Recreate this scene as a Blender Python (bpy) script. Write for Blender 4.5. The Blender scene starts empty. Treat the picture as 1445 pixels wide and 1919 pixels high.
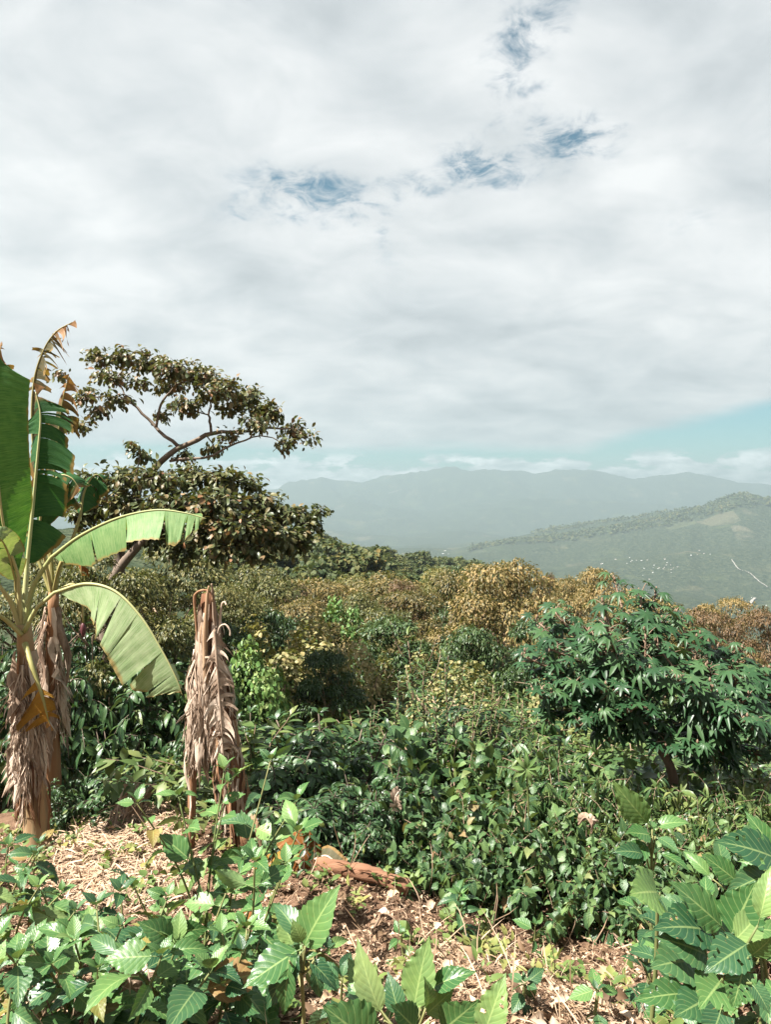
import bpy, math, random
import numpy as np
from mathutils import Vector, Matrix, noise as mnoise

sc = bpy.context.scene
COL = sc.collection
R = math.radians
rng = np.random.default_rng(7)
random.seed(7)

# ------------------------------------------------------------------ camera
PW, PH, FPX = 1445.0, 1919.0, 1251.0          # photograph frame and focal length in its pixels
HORIZON = 930.0
PITCH = math.atan((PH / 2 - HORIZON) / FPX)   # looking very slightly down
cam_data = bpy.data.cameras.new("camera")
cam = bpy.data.objects.new("camera", cam_data)
COL.objects.link(cam)
cam.location = (0, 0, 0)
cam.rotation_euler = (math.pi / 2 - PITCH, 0, 0)
cam_data.sensor_fit = 'VERTICAL'
cam_data.sensor_height = 24.0
cam_data.lens = 24.0 * FPX / PH
cam_data.clip_start = 0.05
cam_data.clip_end = 40000
sc.camera = cam

# ------------------------------------------------------------------ sun
SUN_EL, SUN_AZ = R(55), R(249)     # azimuth measured clockwise from +Y (view direction): behind, to the left
sd = Vector((math.sin(SUN_AZ) * math.cos(SUN_EL), math.cos(SUN_AZ) * math.cos(SUN_EL), math.sin(SUN_EL)))
sun_data = bpy.data.lights.new("sun", 'SUN')
sun_data.energy = 5.0
sun_data.angle = R(0.6)
sun_data.color = (1.0, 0.95, 0.87)
sun = bpy.data.objects.new("sun", sun_data)
COL.objects.link(sun)
sun.rotation_euler = sd.to_track_quat('Z', 'Y').to_euler()

# ------------------------------------------------------------------ view and render settings
sc.view_settings.view_transform = 'Standard'
sc.view_settings.look = 'None'
sc.view_settings.exposure = 2.08
sc.view_settings.gamma = 1
sc.view_settings.use_curve_mapping = False
sc.render.engine = 'CYCLES'
cy = sc.cycles
cy.use_denoising = True
cy.max_bounces = 6
cy.diffuse_bounces = 2
cy.glossy_bounces = 2
cy.transmission_bounces = 4
cy.transparent_max_bounces = 8
cy.volume_bounces = 1
cy.sample_clamp_indirect = 6
cy.caustics_reflective = False
cy.caustics_refractive = False


class NT:
    """small helper to write node trees"""
    def __init__(self, tree):
        self.t = tree
        tree.nodes.clear()

    def n(self, kind, **kw):
        nd = self.t.nodes.new(kind)
        for k, v in kw.items():
            setattr(nd, k, v)
        return nd

    def l(self, a, b):
        self.t.links.new(a, b)

    def setin(self, sock, v):
        if hasattr(v, 'is_linked') or hasattr(v, 'links'):
            self.l(v, sock)
        else:
            sock.default_value = v

    def math(self, op, a, b=0.0, c=0.0, clamp=False):
        nd = self.n('ShaderNodeMath', operation=op, use_clamp=clamp)
        for s, v in zip(nd.inputs, (a, b, c)):
            self.setin(s, v)
        return nd.outputs[0]

    def vec(self, x, y, z=0.0):
        nd = self.n('ShaderNodeCombineXYZ')
        for s, v in zip(nd.inputs, (x, y, z)):
            self.setin(s, v)
        return nd.outputs[0]

    def noise(self, v, scale, detail=4, rough=0.55, dist=0.0):
        nd = self.n('ShaderNodeTexNoise')
        if v is not None:
            self.l(v, nd.inputs['Vector'])
        nd.inputs['Scale'].default_value = scale
        nd.inputs['Detail'].default_value = detail
        nd.inputs['Roughness'].default_value = rough
        nd.inputs['Distortion'].default_value = dist
        return nd.outputs[0]

    def sstep(self, v, lo, hi, a=0.0, b=1.0):
        nd = self.n('ShaderNodeMapRange', interpolation_type='SMOOTHSTEP')
        self.setin(nd.inputs['Value'], v)
        nd.inputs['From Min'].default_value = lo
        nd.inputs['From Max'].default_value = hi
        nd.inputs['To Min'].default_value = a
        nd.inputs['To Max'].default_value = b
        return nd.outputs[0]

    def mix(self, f, a, b, blend='MIX'):
        nd = self.n('ShaderNodeMix', data_type='RGBA', blend_type=blend)
        self.setin(nd.inputs[0], f)
        self.setin(nd.inputs[6], a if hasattr(a, 'links') else (*a[:3], 1))
        self.setin(nd.inputs[7], b if hasattr(b, 'links') else (*b[:3], 1))
        return nd.outputs[2]

    def ramp(self, f, stops):
        nd = self.n('ShaderNodeValToRGB')
        self.l(f, nd.inputs[0])
        el = nd.color_ramp.elements
        while len(el) < len(stops):
            el.new(0.5)
        for e, (p, c) in zip(el, stops):
            e.position = p
            e.color = (*c, 1)
        return nd.outputs[0]


def pdir(px, py):
    """unit-depth direction of a photograph pixel"""
    v = Vector(((px - PW / 2) / FPX, -(py - PH / 2) / FPX, -1))
    v = cam.rotation_euler.to_matrix() @ v
    return v / v.y


def P(px, py, d):
    return pdir(px, py) * d


# ------------------------------------------------------------------ world: clear sky with a broken cloud deck
world = bpy.data.worlds.new("World")
sc.world = world
world.use_nodes = True
w = NT(world.node_tree)
tc = w.n('ShaderNodeTexCoord')
sep = w.n('ShaderNodeSeparateXYZ')
w.l(tc.outputs['Generated'], sep.inputs[0])
X, Y, Z = sep.outputs
zc = w.math('MAXIMUM', Z, 0.0)
den = w.math('ADD', zc, 0.13)
cu = w.math('DIVIDE', X, den)
cv = w.math('DIVIDE', Y, den)
pl = w.vec(cu, cv, 0.3)
sky = w.n('ShaderNodeTexSky', sky_type='NISHITA')
sky.sun_disc = False
sky.sun_elevation = SUN_EL
sky.sun_rotation = SUN_AZ
sky.altitude = 1200
sky.dust_density = 1.0
sky.ozone_density = 1.5
skyc = w.mix(1.0, sky.outputs[0], (0.39, 0.63, 0.545), 'MULTIPLY')
bg_sky = w.n('ShaderNodeBackground')
w.l(skyc, bg_sky.inputs[0])
bg_sky.inputs[1].default_value = 0.05


def plane_uv(px, py):
    d = pdir(px, py).normalized()
    e = max(d.z, 0) + 0.13
    return d.x / e, d.y / e


wu = w.math('MULTIPLY', w.math('SUBTRACT', w.noise(pl, 5.0, 4, 0.65), 0.5), 0.30)
wv = w.math('MULTIPLY', w.math('SUBTRACT', w.noise(w.vec(cv, cu, 5.5), 5.0, 4, 0.65), 0.5), 0.30)
hole = None
for (px, py, sx, sy, ang, amp) in ((600, 368, .16, .075, 10, 1.0), (910, 305, .12, .10, 0, 1.15), (1065, 262, .10, .08, 30, 1.15),
                                   (985, 95, .05, .20, 0, .85), (790, 355, .13, .05, 0, .75), (470, 388, .13, .05, 0, .55),
                                   (680, 405, .10, .04, 0, .7), (720, 440, .04, .14, 0, .55), (1300, 400, .10, .09, 0, .35)):
    sx, sy = sx * 0.82, sy * 0.82
    hu, hv = plane_uv(px, py)
    a = R(ang)
    du = w.math('ADD', w.math('SUBTRACT', cu, hu), wu)
    dv = w.math('ADD', w.math('SUBTRACT', cv, hv), wv)
    ru = w.math('ADD', w.math('MULTIPLY', du, math.cos(a) / sx), w.math('MULTIPLY', dv, math.sin(a) / sx))
    rv = w.math('ADD', w.math('MULTIPLY', du, -math.sin(a) / sy), w.math('MULTIPLY', dv, math.cos(a) / sy))
    q = w.math('ADD', w.math('MULTIPLY', ru, ru), w.math('MULTIPLY', rv, rv))
    g = w.math('MULTIPLY', w.math('EXPONENT', w.math('MULTIPLY', q, -0.6)), amp)
    hole = g if hole is None else w.math('MAXIMUM', hole, g)
fine = w.noise(pl, 11.0, 8, 0.7, 0.6)
big = w.noise(pl, 0.9, 5, 0.55, 0.2)
cover = w.math('ADD', w.math('MULTIPLY', w.math('SUBTRACT', big, 0.5), 0.5), 0.62)
cover = w.math('SUBTRACT', cover, w.math('MULTIPLY', hole, w.math('ADD', w.math('MULTIPLY', fine, 2.8), -0.95)))
deck = w.sstep(cover, -0.16, 0.62)
# the deck thins out towards the horizon, where blue and small cumulus show
edge = w.noise(w.vec(w.math('MULTIPLY', cu, 0.25), w.math('MULTIPLY', cv, 0.35), 4.0), 2.2, 4, 0.6)
zz = w.math('ADD', Z, w.math('MULTIPLY', w.math('SUBTRACT', edge, 0.5), 0.06))
side = w.math('MULTIPLY', w.math('MAXIMUM', w.math('SUBTRACT', X, 0.28), 0.0), 0.22)
deck = w.math('MULTIPLY', deck, w.sstep(w.math('SUBTRACT', zz, side), 0.060, 0.088))
den2 = w.math('ADD', zc, 0.30)                      # the shading sits on the deck's swollen underside, so it foreshortens less
su = w.math('DIVIDE', X, den2)
sv = w.math('DIVIDE', Y, den2)
shade1 = w.noise(w.vec(su, sv, 1.7), 1.5, 3, 0.5, 0.3)
shade2 = w.noise(w.vec(su, w.math('MULTIPLY', sv, 1.3), 2.9), 4.2, 6, 0.55, 0.35)
sh = w.math('ADD', w.math('MULTIPLY', shade1, 0.5), w.math('MULTIPLY', shade2, 0.53))
deckc = w.ramp(sh, ((0.36, (0.58, 0.625, 0.65)), (0.46, (0.73, 0.77, 0.79)), (0.54, (0.86, 0.885, 0.895)), (0.64, (1.02, 1.03, 1.03))))
# cumulus low over the mountains
az = w.math('DIVIDE', X, w.math('MAXIMUM', Y, 0.05))
cvec = w.vec(w.math('MULTIPLY', az, 5.5), w.math('MULTIPLY', Z, 17.0), 6.3)
cn = w.noise(cvec, 2.1, 7, 0.58, 0.15)
band = w.math('MULTIPLY', w.sstep(Z, -0.02, 0.02), w.sstep(Z, 0.030, 0.068, 1.0, 0.0))
cum = w.sstep(w.math('ADD', cn, w.math('MULTIPLY', band, 0.16)), 0.52, 0.62)
cum = w.math('MULTIPLY', cum, w.sstep(Z, 0.05, 0.075, 1.0, 0.0))
cumc = w.ramp(w.noise(cvec, 3.5, 5, 0.6), ((0.35, (0.80, 0.85, 0.88)), (0.62, (2.1, 2.1, 2.08))))
cl_col = w.mix(cum, deckc, cumc)
alpha = w.math('MAXIMUM', deck, w.math('MULTIPLY', cum, 0.9))
bg_cl = w.n('ShaderNodeBackground')
w.l(cl_col, bg_cl.inputs[0])
bg_cl.inputs[1].default_value = 0.235
mx = w.n('ShaderNodeMixShader')
w.l(alpha, mx.inputs[0])
w.l(bg_sky.outputs[0], mx.inputs[1])
w.l(bg_cl.outputs[0], mx.inputs[2])
wo = w.n('ShaderNodeOutputWorld')
w.l(mx.outputs[0], wo.inputs[0])
world.cycles.sampling_method = 'MANUAL'
world.cycles.sample_map_resolution = 512

# ------------------------------------------------------------------ materials


LEAF_K = 0.64


def leaf_mat(name, stops, rough=0.45, trans=0.28, spec=0.5, veins=0.0, nv=9, slant=0.55, pale=0.25, spots=0.0, wear=0.0, bump=0.0, tint=(1.25, 1.2, 0.55)):
    if name not in ('dry_litter',):
        k_ = LEAF_K * (1.22 if name.startswith(('golden', 'olive', 'vine', 'rusty')) else 1.0)
        stops = tuple((a, tuple(q * k_ for q in c)) for a, c in stops)
    m = bpy.data.materials.new(name)
    m.use_nodes = True
    t = NT(m.node_tree)
    at = t.n('ShaderNodeAttribute', attribute_name='rnd')
    oi = t.n('ShaderNodeObjectInfo')
    one = t.math('LESS_THAN', at.outputs['Fac'], 1e-5)          # a leaf that is an object of its own
    mass = t.math('ADD', t.math('MULTIPLY', at.outputs['Fac'], 0.72), t.math('MULTIPLY', oi.outputs['Random'], 0.28))
    rn = t.math('ADD', mass, t.math('MULTIPLY', t.math('SUBTRACT', oi.outputs['Random'], mass), one))
    col = t.ramp(rn, stops)
    geo = t.n('ShaderNodeNewGeometry')
    tcn = t.n('ShaderNodeTexCoord')
    ns = t.noise(geo.outputs['Position'], 14.0, 3, 0.6)
    col = t.mix(t.sstep(ns, 0.35, 0.7, 0.0, 0.35), col, t.mix(1.0, col, (1.5, 1.35, 1.0), 'MULTIPLY'))
    uv = tcn.outputs['UV']
    s = t.n('ShaderNodeSeparateXYZ')
    t.l(uv, s.inputs[0])
    norm = None
    if veins > 0:
        au = t.math('ABSOLUTE', t.math('SUBTRACT', s.outputs[0], 0.5))          # 0 at midrib, .5 at the edge
        ph = t.math('SUBTRACT', t.math('MULTIPLY', s.outputs[1], nv), t.math('MULTIPLY', au, nv * slant))
        f = t.math('ABSOLUTE', t.math('SUBTRACT', t.math('FRACT', ph), 0.5))    # .5 on a vein
        v1 = t.sstep(f, 0.40, 0.49)
        mid = t.sstep(au, 0.012, 0.034, 1.0, 0.0)
        vv = t.math('MAXIMUM', t.math('MULTIPLY', v1, 0.6), mid)
        col = t.mix(t.math('MULTIPLY', vv, veins), col, t.mix(0.5, col, (0.34, 0.42, 0.16)))
        b = t.n('ShaderNodeBump')
        b.inputs['Strength'].default_value = 0.4
        b.inputs['Distance'].default_value = 0.0025
        hgt = t.math('ADD', t.math('MULTIPLY', f, -1.0), t.math('MULTIPLY', t.noise(uv, 38.0, 2), 0.35))
        t.l(hgt, b.inputs['Height'])
        norm = b.outputs[0]
    if spots > 0:
        sp = t.noise(tcn.outputs['Object'], 9.0, 3, 0.7)
        col = t.mix(t.sstep(sp, 0.70 - 0.12 * spots, 0.78 - 0.1 * spots), col, (0.16, 0.085, 0.03))
    if wear > 0:
        ed = t.math('ABSOLUTE', t.math('SUBTRACT', s.outputs[0], 0.5))
        wn = t.math('ADD', t.math('MULTIPLY', ed, 1.0), t.math('MULTIPLY', t.noise(tcn.outputs['Object'], 7.0, 4, 0.7), 0.35))
        col = t.mix(t.sstep(wn, 0.62, 0.72), col, (0.24, 0.15, 0.05))
    col = t.mix(t.math('MULTIPLY', geo.outputs['Backfacing'], pale), col, (0.24, 0.31, 0.16))
    bs = t.n('ShaderNodeBsdfPrincipled')
    t.l(col, bs.inputs['Base Color'])
    rv = t.math('ADD', t.math('MULTIPLY', rn, 0.15), rough - 0.07)
    t.l(rv, bs.inputs['Roughness'])
    bs.inputs['Specular IOR Level'].default_value = spec * 0.62
    tr = t.n('ShaderNodeBsdfTranslucent')
    t.l(t.mix(1.0, col, tint, 'MULTIPLY'), tr.inputs[0])
    if norm is not None:
        t.l(norm, bs.inputs['Normal'])
    mxs = t.n('ShaderNodeMixShader')
    mxs.inputs[0].default_value = trans * 0.72
    t.l(bs.outputs[0], mxs.inputs[1])
    t.l(tr.outputs[0], mxs.inputs[2])
    out = t.n('ShaderNodeOutputMaterial')
    t.l(mxs.outputs[0], out.inputs[0])
    return m


def banana_mat(name, c1, c2, c3, trans=0.3, brown=0.0):
    c1, c2, c3 = (tuple(q * 0.62 for q in c) for c in (c1, c2, c3))
    m = bpy.data.materials.new(name)
    m.use_nodes = True
    t = NT(m.node_tree)
    tcn = t.n('ShaderNodeTexCoord')
    s = t.n('ShaderNodeSeparateXYZ')
    t.l(tcn.outputs['UV'], s.inputs[0])
    lines = t.noise(t.vec(t.math('MULTIPLY', s.outputs[0], 2.0), t.math('MULTIPLY', s.outputs[1], 260.0), 0.0), 1.0, 3, 0.7)
    patch = t.noise(t.vec(t.math('MULTIPLY', s.outputs[0], 3.0), t.math('MULTIPLY', s.outputs[1], 14.0), 3.0), 1.0, 4, 0.6)
    col = t.mix(t.sstep(patch, 0.32, 0.68), c1, c2)
    col = t.mix(t.sstep(lines, 0.35, 0.7, 0.0, 0.85), col, c3)
    ed = t.math('ADD', s.outputs[0], t.math('MULTIPLY', t.math('SUBTRACT', t.noise(tcn.outputs['Object'], 6.0, 4, 0.7), 0.5), 0.30))
    col = t.mix(t.sstep(ed, 0.93 - brown * 0.3, 1.02 - brown * 0.25, 0.0, 0.75), col, (0.22, 0.13, 0.04))
    tipn = t.math('ADD', s.outputs[1], t.math('MULTIPLY', t.noise(tcn.outputs['Object'], 5.0, 3), 0.1))
    col = t.mix(t.sstep(tipn, 1.0 - 0.3 * brown, 1.08 - 0.2 * brown), col, (0.24, 0.13, 0.06))
    geo = t.n('ShaderNodeNewGeometry')
    bs = t.n('ShaderNodeBsdfPrincipled')
    t.l(col, bs.inputs['Base Color'])
    bs.inputs['Roughness'].default_value = 0.5
    bs.inputs['Specular IOR Level'].default_value = 0.15
    b = t.n('ShaderNodeBump')
    b.inputs['Strength'].default_value = 0.35
    b.inputs['Distance'].default_value = 0.006
    t.l(lines, b.inputs['Height'])
    t.l(b.outputs[0], bs.inputs['Normal'])
    tr = t.n('ShaderNodeBsdfTranslucent')
    t.l(t.mix(1.0, col, (1.3, 1.3, 0.5), 'MULTIPLY'), tr.inputs[0])
    mxs = t.n('ShaderNodeMixShader')
    mxs.inputs[0].default_value = trans
    t.l(bs.outputs[0], mxs.inputs[1])
    t.l(tr.outputs[0], mxs.inputs[2])
    out = t.n('ShaderNodeOutputMaterial')
    t.l(mxs.outputs[0], out.inputs[0])
    return m


def fibre_mat(name, stops, scale=18.0, stretch=(1, 1, 0.12), rough=0.85, bump=0.6, trans=0.0):
    """dry bark, fibres and dead leaf tissue"""
    fk = 0.9 if 'dry_banana' in name else 0.66
    stops = tuple((a, tuple(q * fk for q in c)) for a, c in stops)
    m = bpy.data.materials.new(name)
    m.use_nodes = True
    t = NT(m.node_tree)
    tcn = t.n('ShaderNodeTexCoord')
    mp = t.n('ShaderNodeMapping')
    mp.inputs['Scale'].default_value = stretch
    t.l(tcn.outputs['Object'], mp.inputs[0])
    oi = t.n('ShaderNodeObjectInfo')
    at = t.n('ShaderNodeAttribute', attribute_name='rnd')
    n1 = t.noise(mp.outputs[0], scale, 6, 0.65, 0.5)
    rn = t.math('FRACT', t.math('ADD', oi.outputs['Random'], at.outputs['Fac']))
    f = t.math('ADD', t.math('MULTIPLY', n1, 0.62), t.math('MULTIPLY', rn, 0.5))
    col = t.ramp(f, stops)
    bs = t.n('ShaderNodeBsdfPrincipled')
    t.l(col, bs.inputs['Base Color'])
    bs.inputs['Roughness'].default_value = rough
    bs.inputs['Specular IOR Level'].default_value = 0.25
    b = t.n('ShaderNodeBump')
    b.inputs['Strength'].default_value = bump
    b.inputs['Distance'].default_value = 0.02
    t.l(n1, b.inputs['Height'])
    t.l(b.outputs[0], bs.inputs['Normal'])
    out = t.n('ShaderNodeOutputMaterial')
    if trans > 0:
        tr = t.n('ShaderNodeBsdfTranslucent')
        t.l(col, tr.inputs[0])
        mxs = t.n('ShaderNodeMixShader')
        mxs.inputs[0].default_value = trans
        t.l(bs.outputs[0], mxs.inputs[1])
        t.l(tr.outputs[0], mxs.inputs[2])
        t.l(mxs.outputs[0], out.inputs[0])
    else:
        t.l(bs.outputs[0], out.inputs[0])
    return m


M = {}
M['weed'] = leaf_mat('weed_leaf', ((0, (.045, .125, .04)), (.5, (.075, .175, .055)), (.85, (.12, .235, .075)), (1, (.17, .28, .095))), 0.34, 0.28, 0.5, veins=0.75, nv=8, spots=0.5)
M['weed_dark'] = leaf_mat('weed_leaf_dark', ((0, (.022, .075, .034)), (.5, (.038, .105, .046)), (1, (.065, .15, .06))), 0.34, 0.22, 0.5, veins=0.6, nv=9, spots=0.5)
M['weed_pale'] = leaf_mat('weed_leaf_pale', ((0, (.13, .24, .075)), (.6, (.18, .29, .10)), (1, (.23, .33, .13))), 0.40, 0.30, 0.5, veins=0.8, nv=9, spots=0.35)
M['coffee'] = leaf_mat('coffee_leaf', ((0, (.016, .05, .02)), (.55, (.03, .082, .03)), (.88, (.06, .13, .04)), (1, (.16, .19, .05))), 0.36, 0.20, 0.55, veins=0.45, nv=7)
M['heart'] = leaf_mat('heart_leaf', ((0, (.018, .05, .022)), (.5, (.055, .12, .045)), (.93, (.135, .22, .075)), (1, (.30, .18, .10))), 0.42, 0.28, 0.5, veins=0.4, nv=6)
M['narrow'] = leaf_mat('narrow_leaf', ((0, (.016, .048, .018)), (.5, (.055, .115, .037)), (1, (.15, .21, .07))), 0.38, 0.25, 0.5)
M['paleshrub'] = leaf_mat('pale_shrub_leaf', ((0, (.05, .10, .03)), (.5, (.095, .155, .046)), (1, (.20, .23, .08))), 0.40, 0.28, 0.5)
M['castor'] = leaf_mat('castor_leaf', ((0, (.020, .058, .024)), (.5, (.032, .086, .034)), (1, (.06, .125, .048))), 0.42, 0.18, 0.45)
M['weed_old'] = leaf_mat('weed_leaf_old', ((0, (.14, .15, .035)), (.5, (.22, .19, .05)), (1, (.28, .17, .07))), 0.5, 0.3, 0.4, veins=0.6, nv=8, spots=1.0)
M['castor_yellow'] = leaf_mat('castor_leaf_yellow', ((0, (.15, .11, .025)), (1, (.13, .08, .02))), 0.5, 0.25, 0.4)
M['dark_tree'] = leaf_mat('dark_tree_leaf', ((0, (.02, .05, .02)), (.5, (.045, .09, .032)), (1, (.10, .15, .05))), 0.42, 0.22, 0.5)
M['gold'] = leaf_mat('golden_canopy_leaf', ((0, (.02, .032, .012)), (.3, (.085, .078, .028)), (.7, (.205, .155, .060)), (1, (.34, .235, .105))), 0.5, 0.28, 0.4)
M['olive'] = leaf_mat('olive_canopy_leaf', ((0, (.02, .034, .014)), (.45, (.095, .104, .036)), (1, (.25, .215, .08))), 0.48, 0.28, 0.4)
M['rust'] = leaf_mat('rusty_canopy_leaf', ((0, (.025, .028, .015)), (.5, (.115, .072, .038)), (1, (.20, .13, .066))), 0.5, 0.25, 0.4)
M['vine'] = leaf_mat('vine_leaf', ((0, (.10, .13, .05)), (.4, (.21, .205, .085)), (.8, (.33, .275, .135)), (1, (.42, .33, .19))), 0.5, 0.28, 0.4)
M['vine_green'] = leaf_mat('vine_leaf_green', ((0, (.06, .14, .04)), (.5, (.12, .225, .065)), (1, (.24, .30, .11))), 0.45, 0.28, 0.4)
M['shade'] = leaf_mat('shade_tree_leaf', ((0, (.05, .075, .032)), (.40, (.10, .12, .048)), (.62, (.155, .15, .06)), (.8, (.19, .13, .058)), (1, (.30, .15, .08))), 0.46, 0.22, 0.5, pale=0.15)
M['far'] = leaf_mat('hill_tree_leaf', ((0, (.03, .058, .024)), (.5, (.065, .088, .03)), (.8, (.11, .115, .036)), (1, (.20, .15, .048))), 0.6, 0.2, 0.3)
M['herb'] = leaf_mat('herb_leaf', ((0, (.07, .13, .035)), (.6, (.14, .21, .06)), (1, (.28, .27, .09))), 0.5, 0.28, 0.4)
M['banana'] = banana_mat('banana_leaf', (.045, .165, .038), (.085, .24, .058), (.16, .33, .09), 0.32)
M['banana_dark'] = banana_mat('banana_leaf_dark', (.018, .085, .028), (.035, .125, .036), (.07, .18, .05), 0.25, 0.25)
M['banana_pale'] = banana_mat('banana_leaf_pale', (.20, .33, .12), (.37, .48, .24), (.48, .56, .34), 0.22, 0.12)
M['banana_mid'] = banana_mat('banana_leaf_mid', (.10, .235, .07), (.19, .33, .115), (.30, .42, .18), 0.25, 0.05)
M['banana_tatter'] = banana_mat('banana_leaf_tattered', (.05, .075, .035), (.11, .10, .05), (.22, .17, .09), 0.25, 0.9)
M['banana_yellow'] = banana_mat('banana_leaf_yellow', (.42, .21, .025), (.50, .28, .04), (.30, .13, .03), 0.25, 0.2)
M['banana_orange'] = banana_mat('banana_leaf_orange', (.33, .115, .028), (.42, .18, .04), (.25, .10, .04), 0.2, 0.3)
M['midrib'] = fibre_mat('banana_midrib', ((0.2, (.30, .34, .13)), (0.8, (.50, .50, .24))), 6, rough=0.5, bump=0.1)
M['petiole'] = fibre_mat('banana_petiole', ((0.2, (.24, .24, .075)), (0.55, (.40, .36, .14)), (0.9, (.48, .42, .20))), 7, rough=0.5, bump=0.15)
M['pseudostem'] = fibre_mat('banana_stem', ((0.25, (.10, .04, .02)), (0.5, (.27, .125, .06)), (0.75, (.38, .23, .12)), (0.95, (.44, .36, .20))), 9, (1, 1, 0.1), bump=0.5)
M['rotstem'] = fibre_mat('dead_banana_stem', ((0.25, (.10, .042, .022)), (0.5, (.26, .12, .058)), (0.75, (.42, .26, .15)), (0.95, (.5, .36, .24))), 14, (1, 1, 0.07), bump=0.9)
M['log'] = fibre_mat('fallen_stem_fibre', ((0.3, (.05, .022, .013)), (0.5, (.15, .065, .035)), (0.75, (.30, .155, .09)), (0.95, (.42, .27, .18))), 16, (.09, 1, 1), bump=1.0)
M['dry'] = fibre_mat('dry_banana_leaf', ((0.25, (.10, .06, .04)), (0.45, (.30, .215, .155)), (0.72, (.50, .395, .31)), (0.98, (.66, .55, .46))), 16, (1, 1, 0.3), bump=0.5, trans=0.12)
M['bark'] = fibre_mat('branch_bark', ((0.25, (.06, .045, .035)), (0.6, (.17, .13, .10)), (0.9, (.27, .21, .16))), 10, bump=0.5)
M['bark_pale'] = fibre_mat('pale_bark', ((0.25, (.16, .11, .075)), (0.6, (.32, .23, .16)), (0.9, (.42, .32, .23))), 10, bump=0.5)
M['stem_green'] = fibre_mat('green_stem', ((0.25, (.12, .16, .05)), (0.9, (.30, .28, .12))), 12, bump=0.2, rough=0.6)
M['stem_red'] = fibre_mat('castor_stem', ((0.25, (.16, .10, .07)), (0.6, (.34, .24, .16)), (0.9, (.46, .35, .25))), 8, bump=0.3, rough=0.6)
M['twig'] = fibre_mat('dry_twig', ((0.25, (.14, .09, .06)), (0.9, (.42, .30, .21))), 16, bump=0.5)
M['litter'] = leaf_mat('dry_litter', ((0, (.045, .028, .018)), (.3, (.15, .10, .064)), (.65, (.34, .245, .175)), (1, (.50, .385, .295))), 0.8, 0.12, 0.2, pale=0.0, tint=(1, 1, 1))
M['blossom'] = fibre_mat('banana_blossom', ((0.2, (.08, .02, .03)), (0.9, (.15, .05, .055))), 8, bump=0.1, rough=0.5)
# ------------------------------------------------------------------ mesh helpers


class MB:
    """collects triangles; build() links them as one mesh object"""
    def __init__(self):
        self.V, self.F, self.U, self.K, self.n = [], [], [], [], 0

    def add(self, v, f, uv=None, rnd=0.0):
        v = np.asarray(v, float)
        f = np.asarray(f, int)
        self.V.append(v)
        self.F.append(f + self.n)
        self.U.append(np.zeros((len(v), 2)) if uv is None else np.asarray(uv, float))
        self.K.append(np.full(len(v), rnd) if np.isscalar(rnd) else np.asarray(rnd, float))
        self.n += len(v)

    def tube(self, pts, radii, sides=6, rnd=0.0, cap=True):
        pts = np.asarray(pts, float)
        radii = np.broadcast_to(np.asarray(radii, float), (len(pts),))
        n = len(pts)
        tg = np.gradient(pts, axis=0)
        tg /= np.linalg.norm(tg, axis=1, keepdims=True) + 1e-9
        ref = np.array([0.31, 0.77, 0.55]) if abs(tg[0] @ np.array([0.31, 0.77, 0.55])) < 0.9 else np.array([1.0, 0, 0])
        a = np.cross(tg, ref)
        a /= np.linalg.norm(a, axis=1, keepdims=True) + 1e-9
        b = np.cross(tg, a)
        th = np.arange(sides) * 2 * np.pi / sides
        ring = a[:, None, :] * np.cos(th)[None, :, None] + b[:, None, :] * np.sin(th)[None, :, None]
        v = (pts[:, None, :] + ring * radii[:, None, None]).reshape(-1, 3)
        f = []
        for i in range(n - 1):
            for j in range(sides):
                p, q = i * sides + j, i * sides + (j + 1) % sides
                f += [(p, q, q + sides), (p, q + sides, p + sides)]
        if cap:
            for j in range(1, sides - 1):
                f.append(((n - 1) * sides, (n - 1) * sides + j, (n - 1) * sides + j + 1))
                f.append((0, j + 1, j))
        self.add(v, f, None, rnd)

    def instances(self, tpl, pos, rot, scl, rnd):
        """many copies of a template: pos (m,3), rot (m,3,3) with columns x,y,z, scl (m,) or (m,3)"""
        tv, tf, tu = tpl
        m = len(pos)
        if m == 0:
            return
        scl = np.asarray(scl, float)
        if scl.ndim == 1:
            scl = scl[:, None] * np.ones(3)
        v = np.einsum('mij,mnj->mni', rot, tv[None] * scl[:, None, :]) + pos[:, None, :]
        f = tf[None] + (np.arange(m) * len(tv))[:, None, None]
        self.add(v.reshape(-1, 3), f.reshape(-1, 3), np.tile(tu, (m, 1)), np.repeat(np.asarray(rnd, float), len(tv)))

    def mesh(self, name, mat, smooth=True):
        me = bpy.data.meshes.new(name)
        V = np.concatenate(self.V)
        F = np.concatenate(self.F)
        U = np.concatenate(self.U)
        K = np.concatenate(self.K)
        me.vertices.add(len(V))
        me.vertices.foreach_set('co', V.astype(np.float32).ravel())
        me.loops.add(len(F) * 3)
        me.loops.foreach_set('vertex_index', F.astype(np.int32).ravel())
        me.polygons.add(len(F))
        me.polygons.foreach_set('loop_start', np.arange(0, len(F) * 3, 3, dtype=np.int32))
        me.polygons.foreach_set('use_smooth', np.full(len(F), smooth))
        uv = me.uv_layers.new(name='UVMap')
        uv.data.foreach_set('uv', U[F.ravel()].astype(np.float32).ravel())
        at = me.attributes.new('rnd', 'FLOAT', 'POINT')
        at.data.foreach_set('value', K.astype(np.float32))
        me.materials.append(mat)
        me.update(calc_edges=True)
        return me


def add(name, me, parent=None, mtx=None, kind=None):
    o = bpy.data.objects.new(name, me)
    COL.objects.link(o)
    if parent is not None:
        o.parent = parent
    if mtx is not None:
        o.matrix_basis = mtx
    if kind:
        o['kind'] = kind
    return o


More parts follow.
